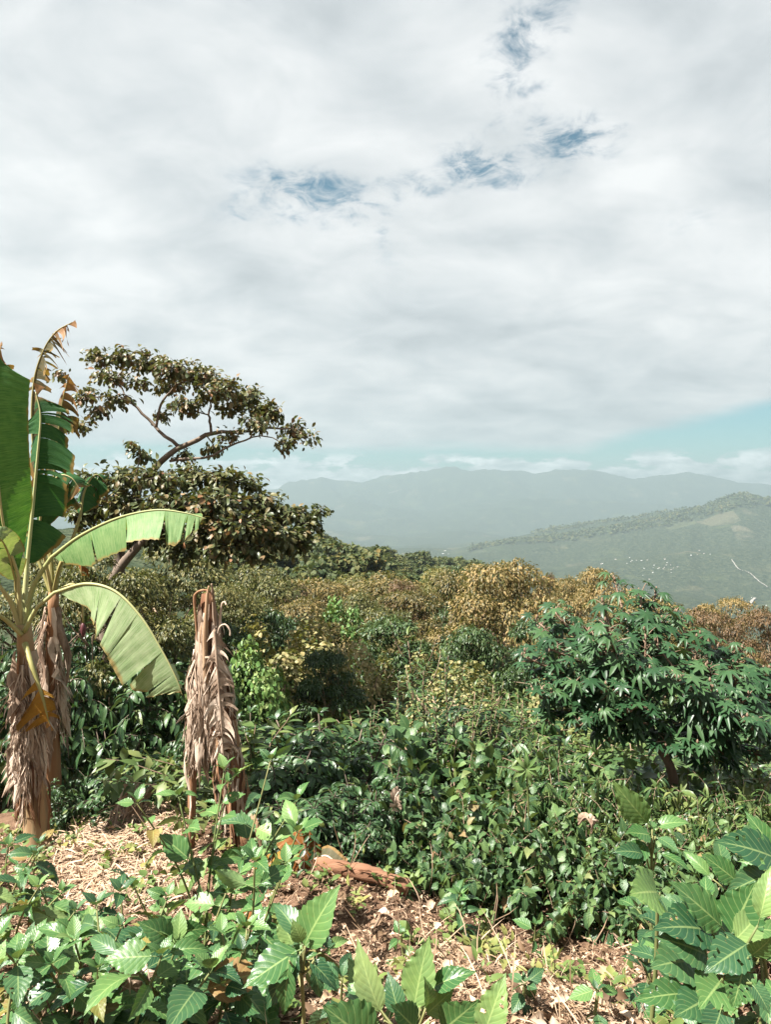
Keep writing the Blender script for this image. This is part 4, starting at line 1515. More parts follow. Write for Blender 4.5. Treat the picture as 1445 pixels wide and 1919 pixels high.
# ------------------------------------------------------------------ trees on the hills
HT = [canopy_tree(200 + i, 8.0, 7.0, 16, 1300, .75, 'round6', flat=.6, trunk_r=.16, dome=.8) for i in range(4)]
HTM = []
for i, p in enumerate(HT):
    p.finish('hill_tree', M['far'], M['bark'])
    HTM.append(p)
hr = np.random.default_rng(91)
n = 0
while n < 190:
    r_ = math.exp(hr.uniform(math.log(58), math.log(430)))
    px = hr.uniform(380, 960)
    x = (px - PW / 2) / FPX * r_
    s = hr.uniform(.65, 1.25)
    ob = HTM[n % 4].place('hillside_tree', 'small leafy tree on the wooded spur beyond the golden crowns', 'tree', (x, r_, hz(x, r_) - .3), hr.uniform(0, 6.28), (s, s, s * hr.uniform(.8, 1.1)), 'trees on the wooded spur', wood='trunk', fol='crown')
    n += 1
# the woods that merge into one mass: far spur and the ridge across the valley
mb = MB()
pos, rot, scl, rn = [], [], [], []
for (k, r0, r1, p0, p1, nchip, size) in ((1500, 260, 720, 380, 960, 14, 3.2), (900, 3150, 3460, 880, 1500, 8, 12.0), (300, 3700, 3950, 1000, 1340, 6, 13.0)):
    for i in range(k):
        r_ = hr.uniform(r0, r1)
        px = hr.uniform(p0, p1)
        x = (px - PW / 2) / FPX * r_
        c = np.array([x, r_, hz(x, r_) + size * .35])
        d = hr.normal(0, 1, (nchip, 3))
        d /= np.linalg.norm(d, axis=1, keepdims=True)
        d[:, 2] = np.abs(d[:, 2])
        s = size * hr.uniform(.6, 1.15)
        pos.append(c + d * s * .8 * np.array([1, 1, .8]))
        rot.append(frames(d * np.array([1, 1, .2]) + hr.normal(0, .5, (nchip, 3)), d + UP * .5))
        scl.append(np.full(nchip, s * 1.1))
        rn.append(np.full(nchip, hr.random()) * .8 + hr.random(nchip) * .2)
mb.instances(T['round6'], np.concatenate(pos), np.concatenate(rot), np.concatenate(scl), np.concatenate(rn))
o = add('woods', mb.mesh('woods', M['far']), kind='stuff')
tag(o, 'far woods covering the spur and the ridge across the valley', 'woods')

# ------------------------------------------------------------------ village houses and the valley road
def house_mesh(name, col, roof):
    me = bpy.data.meshes.new(name)
    a, b, h, e = .5, .36, .32, .56
    v = [(-a, -b, 0), (a, -b, 0), (a, b, 0), (-a, b, 0), (-a, -b, h), (a, -b, h), (a, b, h), (-a, b, h), (-a - .04, 0, e), (a + .04, 0, e),
         (-a - .06, -b - .07, h - .03), (a + .06, -b - .07, h - .03), (a + .06, b + .07, h - .03), (-a - .06, b + .07, h - .03), (-a - .06, 0, e + .03), (a + .06, 0, e + .03), (-a, 0, e), (a, 0, e)]
    f = [(0, 1, 5, 4), (1, 2, 6, 17, 5), (2, 3, 7, 6), (3, 0, 4, 16, 7), (10, 11, 15, 14), (12, 13, 14, 15)]
    me.from_pydata(v, [], f)
    for c in (col, roof):
        m = bpy.data.materials.new(name + '_paint')
        m.use_nodes = True
        t = NT(m.node_tree)
        bs = t.n('ShaderNodeBsdfPrincipled')
        g_ = t.n('ShaderNodeNewGeometry')
        t.l(t.mix(t.noise(g_.outputs['Position'], .4, 3), c, tuple(q * .8 for q in c)), bs.inputs['Base Color'])
        bs.inputs['Roughness'].default_value = .7
        oo = t.n('ShaderNodeOutputMaterial')
        t.l(bs.outputs[0], oo.inputs[0])
        me.materials.append(m)
    for i in (4, 5):
        me.polygons[i].material_index = 1
    return me


HM = [house_mesh('white_house', (.5, .48, .46), (.34, .28, .26)), house_mesh('zinc_house', (.46, .44, .4), (.55, .55, .55))]


def ray_ground(px, py, r0, r1):
    """first point of the hills on the sight line of a photograph pixel"""
    dv = pdir(px, py)
    for r_ in np.geomspace(r0, r1, 400):
        if hz(dv.x * r_, r_) >= dv.z * r_:
            return dv.x * r_, r_, hz(dv.x * r_, r_)
    return None


vh = np.random.default_rng(17)
for (cx, cy_, sx, sy, k, lab) in ((1240, 1066, 17, 7, 20, 'tiny white house in the village on the valley floor'), (1165, 1050, 22, 4, 7, 'tiny white house on the terrace above the valley village'),
                                 (1315, 1040, 12, 3, 5, 'tiny white house on the slope right of the village'), (832, 1055, 9, 12, 9, 'tiny white house of the hamlet on the wooded spur'),
                                 (1410, 1135, 22, 9, 12, 'tiny white house near the lower end of the valley road'), (1130, 1058, 6, 3, 3, 'tiny white house at the edge of the pale fields')):
    for i in range(k):
        hit = ray_ground(cx + vh.normal(0, sx), cy_ + vh.normal(0, sy), 330 if 'hamlet' in lab else 1250, 3400)
        if hit is None:
            continue
        s = hit[1] / FPX * vh.uniform(1.3, 2.6)
        o = add('village_house', HM[i % 2], None, Matrix.Translation(Vector(hit) + Vector((0, 0, s * .02))) @ Matrix.Rotation(vh.uniform(-.7, .7), 4, 'Z') @ Matrix.Scale(s, 4))
        tag(o, lab, 'house', lab.replace('tiny white house', 'houses'))


def road(name, pix, width, label, r0, r1):
    pts = []
    for q in crom([(a, b, 0) for a, b in pix], 40):
        h = ray_ground(q[0], q[1], r0, r1)
        if h:
            pts.append(h)
    pts = np.array(pts)
    tg = np.gradient(pts, axis=0)
    sdv = np.stack([-tg[:, 1], tg[:, 0], 0 * tg[:, 0]], 1)
    sdv /= np.linalg.norm(sdv, axis=1, keepdims=True) + 1e-9
    V, F = [], []
    for p, s in zip(pts, sdv):
        V += [p - s * width / 2 + UP * 3.0, p + s * width / 2 + UP * 3.0]
    for i in range(len(pts) - 1):
        F += [(2 * i, 2 * i + 1, 2 * i + 3), (2 * i, 2 * i + 3, 2 * i + 2)]
    mb_ = MB()
    mb_.add(V, F)
    m = bpy.data.materials.new('pale_gravel')
    m.use_nodes = True
    t = NT(m.node_tree)
    bs = t.n('ShaderNodeBsdfPrincipled')
    g_ = t.n('ShaderNodeNewGeometry')
    t.l(t.ramp(t.noise(g_.outputs['Position'], .05, 4), ((.3, (.16, .15, .13)), (.7, (.3, .28, .26)))), bs.inputs['Base Color'])
    bs.inputs['Roughness'].default_value = .9
    oo = t.n('ShaderNodeOutputMaterial')
    t.l(bs.outputs[0], oo.inputs[0])
    o_ = add(name, mb_.mesh(name, m), kind='structure')
    o_['label'] = label


road('road', [(1372, 1050), (1385, 1068), (1405, 1075), (1422, 1090), (1440, 1102)], 3, 'pale winding road in the valley', 1250, 3400)
road('road', [(1402, 1142), (1410, 1128), (1416, 1122)], 7, 'pale road stub above the right trees', 1250, 3400)
road('road', [(728, 925), (738, 922), (752, 918)], 30, 'pale track cut on the far mountain', 6500, 9900)
# ------------------------------------------------------------------ castor plant on the right: every leaf is a part
T['castor_a'] = palmate_tpl(8, .35, 1)
T['castor_b'] = palmate_tpl(9, .7, 2)
T['castor_c'] = palmate_tpl(7, .15, 3)


def castor():
    r = np.random.default_rng(5)
    x, y, g = at_ground(1285, 6.3)
    base = np.array([x, y, g - .05])
    root = thing('castor_plant', 'big dark green castor plant with star shaped leaves at right', 'plant', base)
    wood = MB()
    fork = np.array(P(1232, 1395, 6.35)) - base
    tr = crom([(0, 0, 0), np.array(P(1262, 1455, 6.3)) - base, fork], 9)
    wood.tube(tr, np.linspace(.055, .038, 9), 8)
    fork2 = np.array(P(1190, 1290, 6.6)) - base
    wood.tube(crom([fork, (fork + fork2) / 2 + UP * .03, fork2], 6), np.linspace(.036, .026, 6), 7)
    fork3 = np.array(P(1330, 1310, 6.5)) - base
    wood.tube(crom([fork, (fork + fork3) / 2, fork3], 6), np.linspace(.034, .024, 6), 7)
    tips = [(1020, 1170, 6.9), (1075, 1140, 7.0), (1135, 1120, 7.1), (1180, 1098, 7.1), (1235, 1120, 7.1), (1285, 1165, 6.9), (1345, 1190, 6.9), (1400, 1220, 6.9), (1450, 1255, 6.8),
            (1000, 1235, 6.4), (1070, 1215, 6.3), (1130, 1190, 6.5), (1200, 1185, 6.4), (1260, 1210, 6.3), (1320, 1240, 6.3), (1385, 1265, 6.2), (1440, 1310, 6.2),
            (1060, 1285, 6.1), (1120, 1260, 5.9), (1180, 1250, 5.9), (1240, 1275, 5.8), (1300, 1300, 5.8), (1360, 1320, 5.8), (1420, 1370, 5.8),
            (1130, 1320, 5.8), (1190, 1335, 5.7), (1215, 1370, 5.8), (1015, 1265, 5.9), (1160, 1165, 5.9), (1350, 1370, 6.3), (1095, 1170, 6.0), (1280, 1355, 6.2), (1475, 1330, 6.5), (1040, 1190, 6.2), (1240, 1160, 6.7), (1310, 1200, 6.6), (1370, 1225, 6.5), (1420, 1250, 6.4), (1460, 1290, 6.3), (1400, 1300, 5.9), (1340, 1280, 5.9), (1445, 1345, 5.9), (1110, 1215, 6.2), (1220, 1235, 6.0), (1090, 1255, 5.8), (1265, 1250, 5.9), (1390, 1345, 5.7), (985, 1212, 6.6), (1002, 1292, 6.0), (1160, 1084, 7.3), (1212, 1090, 7.2), (1440, 1415, 6.0), (1375, 1395, 5.9), (1300, 1385, 5.8), (1255, 1140, 7.0), (1050, 1160, 7.0), (1030, 1330, 5.9), (1085, 1345, 5.8), (1150, 1375, 5.7), (1000, 1180, 7.2), (1265, 1405, 5.9), (1330, 1420, 6.0)]
    for px, py, d in tips:
        e = np.array(P(px + r.normal(0, 12), py + 14 + r.normal(0, 12), d + r.normal(0, .15))) - base
        f = fork2 if px < 1260 else fork3
        q = crom([f, f * .45 + e * .55 - UP * .06 + r.normal(0, .05, 3), e], 7)
        wood.tube(q, np.linspace(.018, .009, 7), 6)
        a = r.uniform(0, 6.28)
        for k in range(14):
            a += 2.4 + r.normal(0, .2)
            t = k / 13
            o = q[-1] - (q[-1] - q[-4]) * (1 - t) * .9
            el = -.25 + 1.0 * t + r.normal(0, .15)
            pl_ = r.uniform(.16, .30) * (1 - .5 * t)
            pd = azel(a, el)
            hub = o + pd * pl_
            wood.tube([o, o + pd * pl_ * .55 + UP * .012, hub], [.006, .005, .004], 4, cap=False)
            d2 = unit(azel(a, -.45 + .5 * t) + r.normal(0, .15, 3) + np.array([0, 0, -.15]))
            nn = unit(UP * 1.0 + azel(a, 0) * .35 + np.array([-.1, -.25, 0]) + r.normal(0, .22, 3))
            s = .205 * r.uniform(.72, 1.15) * (1 - .35 * t ** 2)
            add('leaf', single_mesh(['castor_a', 'castor_b', 'castor_c'][int(r.integers(3))], M['castor_yellow' if (px, k) == (1240, 4) and py == 1275 else 'castor']), root, mtx(hub, frames([d2], [nn])[0], s * r.uniform(.6, .95)))
        for k in range(2):
            c = q[-1] + r.normal(0, .015, 3) + UP * .03 * k
            wood.tube([c, c + UP * .02, c + UP * .04], [.008, .012, .004], 5)
    add('stem', wood.mesh('castor_stem', M['stem_red']), root)


castor()


# ------------------------------------------------------------------ the two big leaved shade trees at left
def shade_tree(label, base_px, d0, trunk, limbs, blobs, nleaf, L, seed, bias_down=.5):
    r = np.random.default_rng(seed)
    x, y, g = at_ground(base_px, d0)
    base = np.array([x, y, g - .1])
    root = thing('shade_tree', label, 'tree', base)
    trunk_mb, wood = MB(), MB()
    tp = [np.zeros(3)] + [np.array(P(a, b, c)) - base for a, b, c in trunk]
    q = crom(tp, 16)
    trunk_mb.tube(q, np.linspace(.13, .05, 16), 8)
    nodes = [q[6:]]
    for ln, r0, r1 in limbs:
        c = crom([np.array(P(*v)) - base for v in ln], 16)
        c[1:-1] += r.normal(0, .012, (14, 3))
        wood.tube(c, np.linspace(r0, r1, 16), 6)
        nodes.append(c)
    nodes = np.concatenate(nodes)
    p = Plant()
    wts = np.array([b[2] * b[3] for b in blobs], float)
    cnts = (wts / wts.sum() * nleaf).astype(int)
    for (bx_, by_, rx, ry, dd), m in zip(blobs, cnts):
        d = d0 + dd
        c = np.array(P(bx_, by_, d)) - base
        sx, sz = rx / FPX * d, ry / FPX * d
        o = nodes[np.argmin(np.linalg.norm((nodes - c) * np.array([1, .6, 1]), axis=1))]
        wood.tube(crom([o, (o + c) / 2 + r.normal(0, .05, 3) - UP * .03, c], 6), np.linspace(.013, .006, 6), 5, cap=False)
        nt = max(5, int(m / 14))
        dirs = r.normal(0, 1, (nt, 3))
        dirs /= np.linalg.norm(dirs, axis=1, keepdims=True)
        for k in range(nt):
            e = c + dirs[k] * np.array([sx, max(sx, .25) * .9, sz]) * r.uniform(.55, 1.15)
            w1 = (c + e) / 2 + r.normal(0, .03, 3)
            wood.tube([c, w1, e], [.005, .004, .002], 3, cap=False)
            mm = m // nt + 1
            for i in range(mm):
                t = r.uniform(.25, 1.0)
                pos = (c * (1 - t) + e * t) + r.normal(0, .05, 3)
                ld = unit(dirs[k] * .8 + np.array([0, 0, -bias_down]) + r.normal(0, .5, 3))
                p.leaf(pos, ld, UP + r.normal(0, .45, 3), L * r.uniform(.6, 1.2), 'shade')
    add('trunk', trunk_mb.mesh('trunk', M['bark']), root)
    add('branches', wood.mesh('branches', M['bark']), root)
    p.finish('shade_tree', M['shade'], M['bark'], 300, seed, toward=(0, -1, .2))
    add('crown', p.fol_me, root, kind='stuff')
    for me, m in p.single:
        add('leaf', me, root, m)


UB = [(190, 672, 32, 16, .3), (232, 668, 30, 14, -.2), (275, 680, 38, 18, .3), (325, 692, 42, 20, -.3), (375, 703, 42, 20, .2), (420, 728, 40, 18, -.2), (465, 745, 38, 20, .3), (505, 772, 36, 16, 0),
      (548, 803, 30, 14, .2), (580, 822, 14, 7, 0), (480, 792, 45, 11, -.4), (430, 765, 32, 12, .5), (345, 760, 42, 11, -.4), (320, 722, 36, 12, .6), (205, 708, 34, 11, -.3), (158, 742, 26, 11, .2),
      (215, 747, 32, 10, -.4), (150, 795, 20, 12, 0), (182, 768, 22, 8, .3), (118, 700, 20, 7, .2), (300, 775, 18, 7, .2), (400, 838, 26, 8, .4), (430, 818, 30, 7, -.2), (345, 852, 20, 10, .1),
      (530, 832, 28, 8, -.3), (250, 715, 28, 10, .6), (390, 735, 30, 12, -.5)]
shade_tree('tall umbrella shaped tree with bare curving limbs against the sky', 215, 11.0,
           [(238, 1200, 11), (222, 1050, 11), (252, 930, 11), (300, 866, 11)],
           [([(300, 866, 11), (350, 832, 11), (400, 812, 11), (450, 808, 10.9), (500, 803, 10.9), (545, 803, 11)], .05, .014),
            ([(335, 838, 11), (290, 800, 11.1), (250, 760, 11.1), (200, 742, 11.1), (160, 748, 11.1)], .032, .008),
            ([(292, 801, 11.1), (302, 758, 11.0), (333, 722, 10.9), (370, 706, 10.9)], .026, .009),
            ([(395, 813, 11), (392, 776, 11.1), (402, 742, 11.1), (440, 738, 11.2)], .024, .009),
            ([(318, 864, 11), (395, 853, 10.8), (440, 832, 10.7), (490, 818, 10.6), (535, 830, 10.6)], .026, .007),
            ([(250, 760, 11.1), (212, 708, 11.2), (190, 682, 11.3)], .014, .006),
            ([(215, 745, 11.1), (180, 770, 11.1), (150, 793, 11.0)], .009, .004)],
           UB, 5000, .105, 61)
LB = [(175, 905, 42, 24, .4), (235, 893, 50, 22, .2), (262, 842, 20, 16, .2), (300, 895, 55, 24, -.2), (365, 892, 50, 22, .2), (425, 900, 45, 24, 0), (465, 905, 25, 16, .3), (480, 940, 50, 28, .2), (535, 958, 45, 26, .2), (580, 985, 32, 24, .3),
      (600, 958, 12, 10, .2), (400, 945, 70, 32, -.4), (320, 945, 70, 34, -.3), (235, 945, 60, 34, .1), (165, 955, 40, 30, .4), (455, 985, 70, 28, -.5), (525, 1005, 55, 22, -.2), (385, 1000, 60, 24, -.5), (420, 1030, 50, 18, -.6),
      (480, 1030, 40, 16, -.5), (300, 995, 60, 26, .3), (230, 1000, 50, 26, .5), (560, 1020, 40, 14, .1), (340, 1035, 45, 18, -.2), (180, 1015, 40, 26, .6), (500, 970, 50, 20, .5)]
shade_tree('wide big leafed tree with bronze young leaves behind the arching banana leaf', 190, 9.8,
           [(200, 1180, 9.8), (215, 1080, 9.8), (280, 1000, 9.8)],
           [([(280, 1000, 9.8), (340, 960, 9.8), (430, 950, 9.7), (520, 965, 9.9), (580, 985, 10)], .05, .012),
            ([(225, 1070, 9.8), (210, 980, 9.9), (190, 920, 10)], .04, .012),
            ([(300, 985, 9.8), (310, 920, 9.8), (360, 895, 9.9), (430, 898, 9.9)], .03, .01),
            ([(360, 955, 9.8), (420, 1000, 9.3), (480, 1025, 9.3)], .022, .008),
            ([(250, 1030, 9.8), (250, 930, 9.8), (262, 850, 9.9)], .02, .008)],
           LB, 10500, .115, 62)


# ------------------------------------------------------------------ banana plants
def px_rel(base, *v):
    return np.array(P(*v)) - np.array(base)


def ring_hang(root, mes, name, pts, radii, spec, seed):
    """fronds hung round a stem; spec: (number, t0, t1, L0, L1, yaw range, flare)"""
    r = np.random.default_rng(seed)
    for (k, t0, t1, l0, l1, y0, y1, fl) in spec:
        for i in range(k):
            t = r.uniform(t0, t1)
            j = min(len(pts) - 1, int(t * (len(pts) - 1)))
            yaw = r.uniform(y0, y1)
            rad = radii[j] + r.uniform(.0, .022)
            off = np.array([math.sin(yaw) * rad, -math.cos(yaw) * rad, 0])
            hang(root, mes[int(r.integers(len(mes)))], name, pts[j] + off, r.uniform(l0, l1), yaw + r.normal(0, .3), -fl * r.uniform(.3, 1.3), r.normal(0, .08), r.uniform(.5, .9))


def main_banana():
    x, y, g = at_ground(62, 5.72)
    base = np.array([x, y, g - .04])
    root = thing('banana_plant', 'living banana plant with green leaves and shaggy trunk at the left edge', 'banana plant', base)
    st = crom([np.zeros(3), px_rel(base, 62, 1450, 5.72), px_rel(base, 55, 1320, 5.72), px_rel(base, 44, 1170, 5.72)], 20)
    rad = np.interp(np.linspace(0, 1, 20), [0, .15, .6, 1], [.12, .10, .085, .06])
    mb_ = MB()
    mb_.tube(st, rad * (1 + .04 * np.sin(np.arange(20) * 2.3)), 14)
    add('trunk', mb_.mesh('trunk', M['pseudostem']), root)
    crown = lambda *v: P(*v)
    banana_leaf(root, base, [P(42, 1180, 5.72), P(36, 1120, 5.70)], [P(34, 1080, 5.66), P(6, 985, 5.55), P(-8, 850, 5.45), P(-10, 740, 5.42), P(-2, 664, 5.45)], (0.25, -1, .1), .26, .24, M['banana'], 0, 1, sag=.02, fold=.12, taper=(.30, .10), pr=.016,
                label='upright dark green leaf with a brown burnt tip')
    banana_leaf(root, base, [P(44, 1180, 5.74), P(46, 1120, 5.78)], [P(50, 1060, 5.82), P(60, 960, 5.85), P(70, 850, 5.86), P(75, 780, 5.88), P(66, 735, 5.9)], (-.15, -1, .2), .2, .30, M['banana_dark'], 12, 2, sag=.45, fold=.5, ragged=.4, pr=.02, petmat='midrib')
    banana_leaf(root, base, [P(46, 1180, 5.70), P(58, 1110, 5.66), P(75, 1075, 5.62)], [P(96, 1044, 5.58), P(150, 1004, 5.5), P(220, 971, 5.4), P(290, 956, 5.32), P(345, 961, 5.28), P(386, 972, 5.26)], (0.05, -.55, .85), .22, .22, M['banana_mid'], 10, 3, sag=.35, fold=.55, ragged=.08, pr=.017, petmat='midrib', taper=(.22, .22),
                label='arching green leaf pointing right with its blade torn in strips')
    banana_leaf(root, base, [P(44, 1185, 5.68), P(68, 1140, 5.6), P(85, 1125, 5.5)], [P(102, 1110, 5.42), P(160, 1094, 5.3), P(215, 1108, 5.22), P(265, 1158, 5.16), P(305, 1223, 5.12), P(330, 1272, 5.1), P(341, 1303, 5.1)], (.12, -1, .28), .22, .36, M['banana_pale'], 10, 4, sag=.06, fold=.12, ragged=.02, pr=.015, petmat='midrib', taper=(.35, .30), foldL=1.75,
                label='pale drooping leaf with browned lower edge')
    banana_leaf(root, base, [P(40, 1185, 5.72), P(20, 1130, 5.68)], [P(0, 1100, 5.62), P(-50, 1040, 5.5), P(-120, 1010, 5.4), P(-200, 1040, 5.3)], (0, -.5, .9), .2, .22, M['banana_mid'], 6, 5, sag=.4, fold=.5, pr=.016)
    banana_leaf(root, base, [P(40, 1180, 5.75), P(30, 1110, 5.75)], [P(28, 1085, 5.7), P(12, 1030, 5.55), P(-8, 1005, 5.4), P(-50, 1000, 5.3)], (.3, -1, .4), .16, .14, M['banana_pale'], 4, 6, sag=.3, fold=.3, pr=.012)
    banana_leaf(root, base, [P(40, 1190, 5.66), P(14, 1165, 5.6)], [P(-8, 1150, 5.5), P(-60, 1160, 5.3), P(-120, 1220, 5.2)], (0, -.6, .8), .2, .2, M['banana_mid'], 6, 7, sag=.3, fold=.4, pr=.015)
    # the dying yellow leaf bent over the trunk
    banana_leaf(root, base, [P(46, 1206, 5.62), P(58, 1245, 5.5)], [P(72, 1285, 5.46), P(80, 1310, 5.44), P(86, 1335, 5.44), P(92, 1356, 5.45)], (.1, -1, .1), .10, .24, M['banana_yellow'], 9, 8, sag=.35, fold=.25, ragged=.45, pr=.017, petmat='petiole', taper=(.1, .2),
                label='dying yellow leaf folded over the shaggy trunk')
    ring_hang(root, DRY, 'dry_leaf', st, rad, [(11, .72, .90, .45, .75, -2.2, 1.6, .08), (10, .52, .72, .4, .65, -2.2, 1.6, .08)], 21)
    ring_hang(root, STRIP, 'dry_strip', st, rad, [(26, .66, .92, .45, .8, -2, 1.7, .05), (20, .48, .68, .35, .6, -1.8, 1.7, .05)], 22)
    ring_hang(root, SHEATH, 'stem_sheath', st, rad, [(14, .28, .5, .35, .5, -1.6, 1.6, .05), (8, .75, .95, .3, .5, -1.6, 1.6, .05)], 23)


def rear_banana():
    x, y, g = at_ground(92, 6.7)
    base = np.array([x, y, g - .04])
    root = thing('banana_plant', 'rear banana plant with tattered leaves behind the living one', 'banana plant', base)
    st = crom([np.zeros(3), px_rel(base, 95, 1400, 6.7), px_rel(base, 96, 1260, 6.7), px_rel(base, 100, 1110, 6.7)], 18)
    rad = np.interp(np.linspace(0, 1, 18), [0, .6, 1], [.10, .075, .05])
    mb_ = MB()
    mb_.tube(st, rad, 12)
    add('trunk', mb_.mesh('trunk', M['pseudostem']), root)
    B = lambda pts: [P(*v) for v in pts]
    banana_leaf(root, base, B([(98, 1110, 6.7), (92, 1040, 6.7)]), B([(80, 960, 6.65), (60, 820, 6.6), (62, 720, 6.55), (80, 658, 6.5), (104, 622, 6.45), (134, 604, 6.4)]), (-.6, -.8, .3), .22, .20, M['banana_tatter'], 34, 11, sag=.5, fold=.5, ragged=.9, pr=.014,
                label='bare tattered leaf spear rising highest against the sky')
    banana_leaf(root, base, B([(100, 1115, 6.7), (96, 1050, 6.7)]), B([(92, 985, 6.65), (100, 900, 6.6), (108, 815, 6.55), (116, 755, 6.5), (128, 705, 6.45)]), (.2, -.9, .3), .22, .18, M['banana_tatter'], 20, 12, sag=.7, fold=.6, ragged=.75, pr=.014,
                label='shredded brown and green leaf left of the umbrella tree')
    banana_leaf(root, base, B([(98, 1115, 6.7), (84, 1050, 6.6)]), B([(72, 1000, 6.5), (82, 930, 6.45), (108, 893, 6.4), (132, 895, 6.38), (148, 915, 6.38)]), (.1, -.8, .6), .2, .28, M['banana_dark'], 4, 13, sag=.4, fold=.45, ragged=.1, pr=.014)
    banana_leaf(root, base, B([(100, 1118, 6.7), (112, 1060, 6.7), (135, 1010, 6.75)]), B([(150, 965, 6.8), (158, 920, 6.85), (178, 890, 6.9), (200, 905, 6.95)]), (0, -.8, .6), .16, .18, M['banana_dark'], 8, 14, sag=.5, fold=.5, ragged=.3, pr=.016)
    banana_leaf(root, base, B([(98, 1115, 6.7), (108, 1070, 6.6)]), B([(122, 1040, 6.5), (140, 1030, 6.4), (150, 1050, 6.35), (152, 1080, 6.35)]), (.2, -.9, .3), .10, .12, M['banana_orange'], 8, 15, sag=.6, fold=.6, ragged=.6, pr=.012, label='small curled brown leaf beside the petioles')
    banana_leaf(root, base, B([(98, 1120, 6.7), (75, 1060, 6.75)]), B([(50, 1000, 6.8), (10, 880, 6.9), (-10, 760, 6.9), (-6, 690, 6.9), (2, 645, 6.85)]), (-.2, -.9, .2), .16, .14, M['banana_tatter'], 22, 16, sag=.5, fold=.5, ragged=.85, pr=.014)
    ring_hang(root, DRY, 'dry_leaf', st, rad, [(7, .75, .98, .5, .8, -1.2, 2.0, .03), (5, .5, .75, .4, .6, -1.2, 2.0, .03)], 31)
    ring_hang(root, STRIP, 'dry_strip', st, rad, [(12, .55, .98, .5, .9, -1.2, 2.0, .1)], 32)
    # flower bud hanging on its stalk
    o = px_rel(base, 155, 1178, 6.75)
    top = px_rel(base, 104, 1112, 6.7)
    mb_ = MB()
    mb_.tube(crom([top, px_rel(base, 135, 1095, 6.7), px_rel(base, 153, 1120, 6.75), o + UP * .05], 12), np.linspace(.018, .012, 12), 6)
    add('flower_stalk', mb_.mesh('flower_stalk', M['petiole']), root)
    mb_ = MB()
    mb_.tube([o + UP * .06, o + UP * .03, o, o - UP * .04, o - UP * .075, o - UP * .095], [.01, .022, .028, .025, .014, .003], 10)
    add('flower_bud', mb_.mesh('flower_bud', M['blossom']), root)


def dead_stump():
    x, y, g = at_ground(474, 5.05)
    base = np.array([x, y, g - .05])
    root = thing('dead_banana_stump', 'dead leaning banana stump wrapped in dry grey brown leaves', 'stump', base)
    st = crom([np.zeros(3), px_rel(base, 456, 1560, 5.08), px_rel(base, 434, 1450, 5.1), px_rel(base, 414, 1320, 5.12), px_rel(base, 396, 1200, 5.14), px_rel(base, 388, 1112, 5.15)], 26)
    rad = np.interp(np.linspace(0, 1, 26), [0, .35, .7, .88, 1], [.08, .092, .085, .075, .045])
    mb_ = MB()
    mb_.tube(st, rad * (1 + .07 * np.sin(np.arange(26) * 1.9)), 14)
    add('trunk', mb_.mesh('trunk', M['rotstem']), root)
    # a second withered shoot leaning on the left
    s2 = crom([px_rel(base, 356, 1650, 5.15), px_rel(base, 362, 1420, 5.15), px_rel(base, 374, 1300, 5.14), px_rel(base, 380, 1200, 5.14)], 18)
    mb_ = MB()
    mb_.tube(s2, np.linspace(.03, .04, 18), 10)
    add('side_shoot', mb_.mesh('side_shoot', M['rotstem']), root)
    # bent leaf stalks at the top
    for k, pl_ in enumerate(([(376, 1270, 5.1), (370, 1200, 5.1), (364, 1128, 5.08), (367, 1112, 5.07), (380, 1106, 5.05), (394, 1110, 5.04), (398, 1128, 5.03)],
                             [(402, 1240, 5.1), (402, 1160, 5.08), (398, 1110, 5.06), (396, 1094, 5.04)],
                             [(408, 1280, 5.1), (410, 1200, 5.08), (414, 1140, 5.06), (420, 1128, 5.05), (424, 1134, 5.03)],
                             [(404, 1250, 5.08), (408, 1185, 5.05), (420, 1170, 5.03), (430, 1180, 5.02), (431, 1192, 5.02)],
                             [(386, 1300, 5.04), (384, 1200, 5.03), (388, 1120, 5.03), (391, 1098, 5.03)])):
        mb_ = MB()
        c = crom([px_rel(base, *v) for v in pl_], 22)
        mb_.tube(c, np.linspace([.013, .022, .012, .007, .026][k], .006, 22) * (1 + .12 * np.sin(np.arange(22))), 7)
        add('leaf_stalk', mb_.mesh('leaf_stalk', M['rotstem'] if k in (0, 4) else M['dry']), root)
    ring_hang(root, DRY, 'dry_leaf', st, rad, [(4, .80, .95, .3, .45, -1.7, 1.7, -.03), (4, .66, .84, .35, .5, -1.7, 1.7, -.04), (5, .50, .66, .3, .4, -1.7, 1.7, -.04)], 41)
    ring_hang(root, STRIP, 'dry_strip', st, rad, [(34, .66, .98, .4, .7, -1.8, 1.8, -.04), (24, .5, .7, .3, .5, -1.8, 1.8, -.04), (14, .35, .52, .25, .4, -1.8, 1.8, -.03)], 42)
    ring_hang(root, SHEATH, 'stem_sheath', st, rad, [(16, .3, .6, .35, .55, -1.5, 1.7, .0), (8, .6, .9, .4, .6, -1.5, 1.5, .0)], 43)
    ring_hang(root, DRY, 'dry_leaf', s2, np.full(18, .04), [(8, .5, 1.0, .4, .65, -2.3, .8, .0)], 44)
    ring_hang(root, STRIP, 'dry_strip', s2, np.full(18, .04), [(18, .45, 1.0, .4, .75, -2.3, .8, .0)], 45)
    # the long dead leaf hanging down the front
    c = [P(402, 1180, 4.98), P(408, 1270, 4.95), P(414, 1350, 4.93), P(420, 1440, 4.92)]
    banana_leaf(root, base, [], c, (0.1, -1, .1), .15, .12, M['dry'], 44, 46, sag=.7, fold=.3, ragged=.85, pr=.012, petmat='dry', taper=(.1, .2), label='long dead leaf with shredded blade down the front')
    # loose sheath at the foot
    for k, (a, b, c_, L) in enumerate(((470, 1520, 4.98, .45), (486, 1560, 5.0, .38), (455, 1530, 4.95, .5))):
        hang(root, SHEATH[k], 'stem_sheath', px_rel(base, a, b, c_), L, .2 * k, -.05, -.25, 1.2)


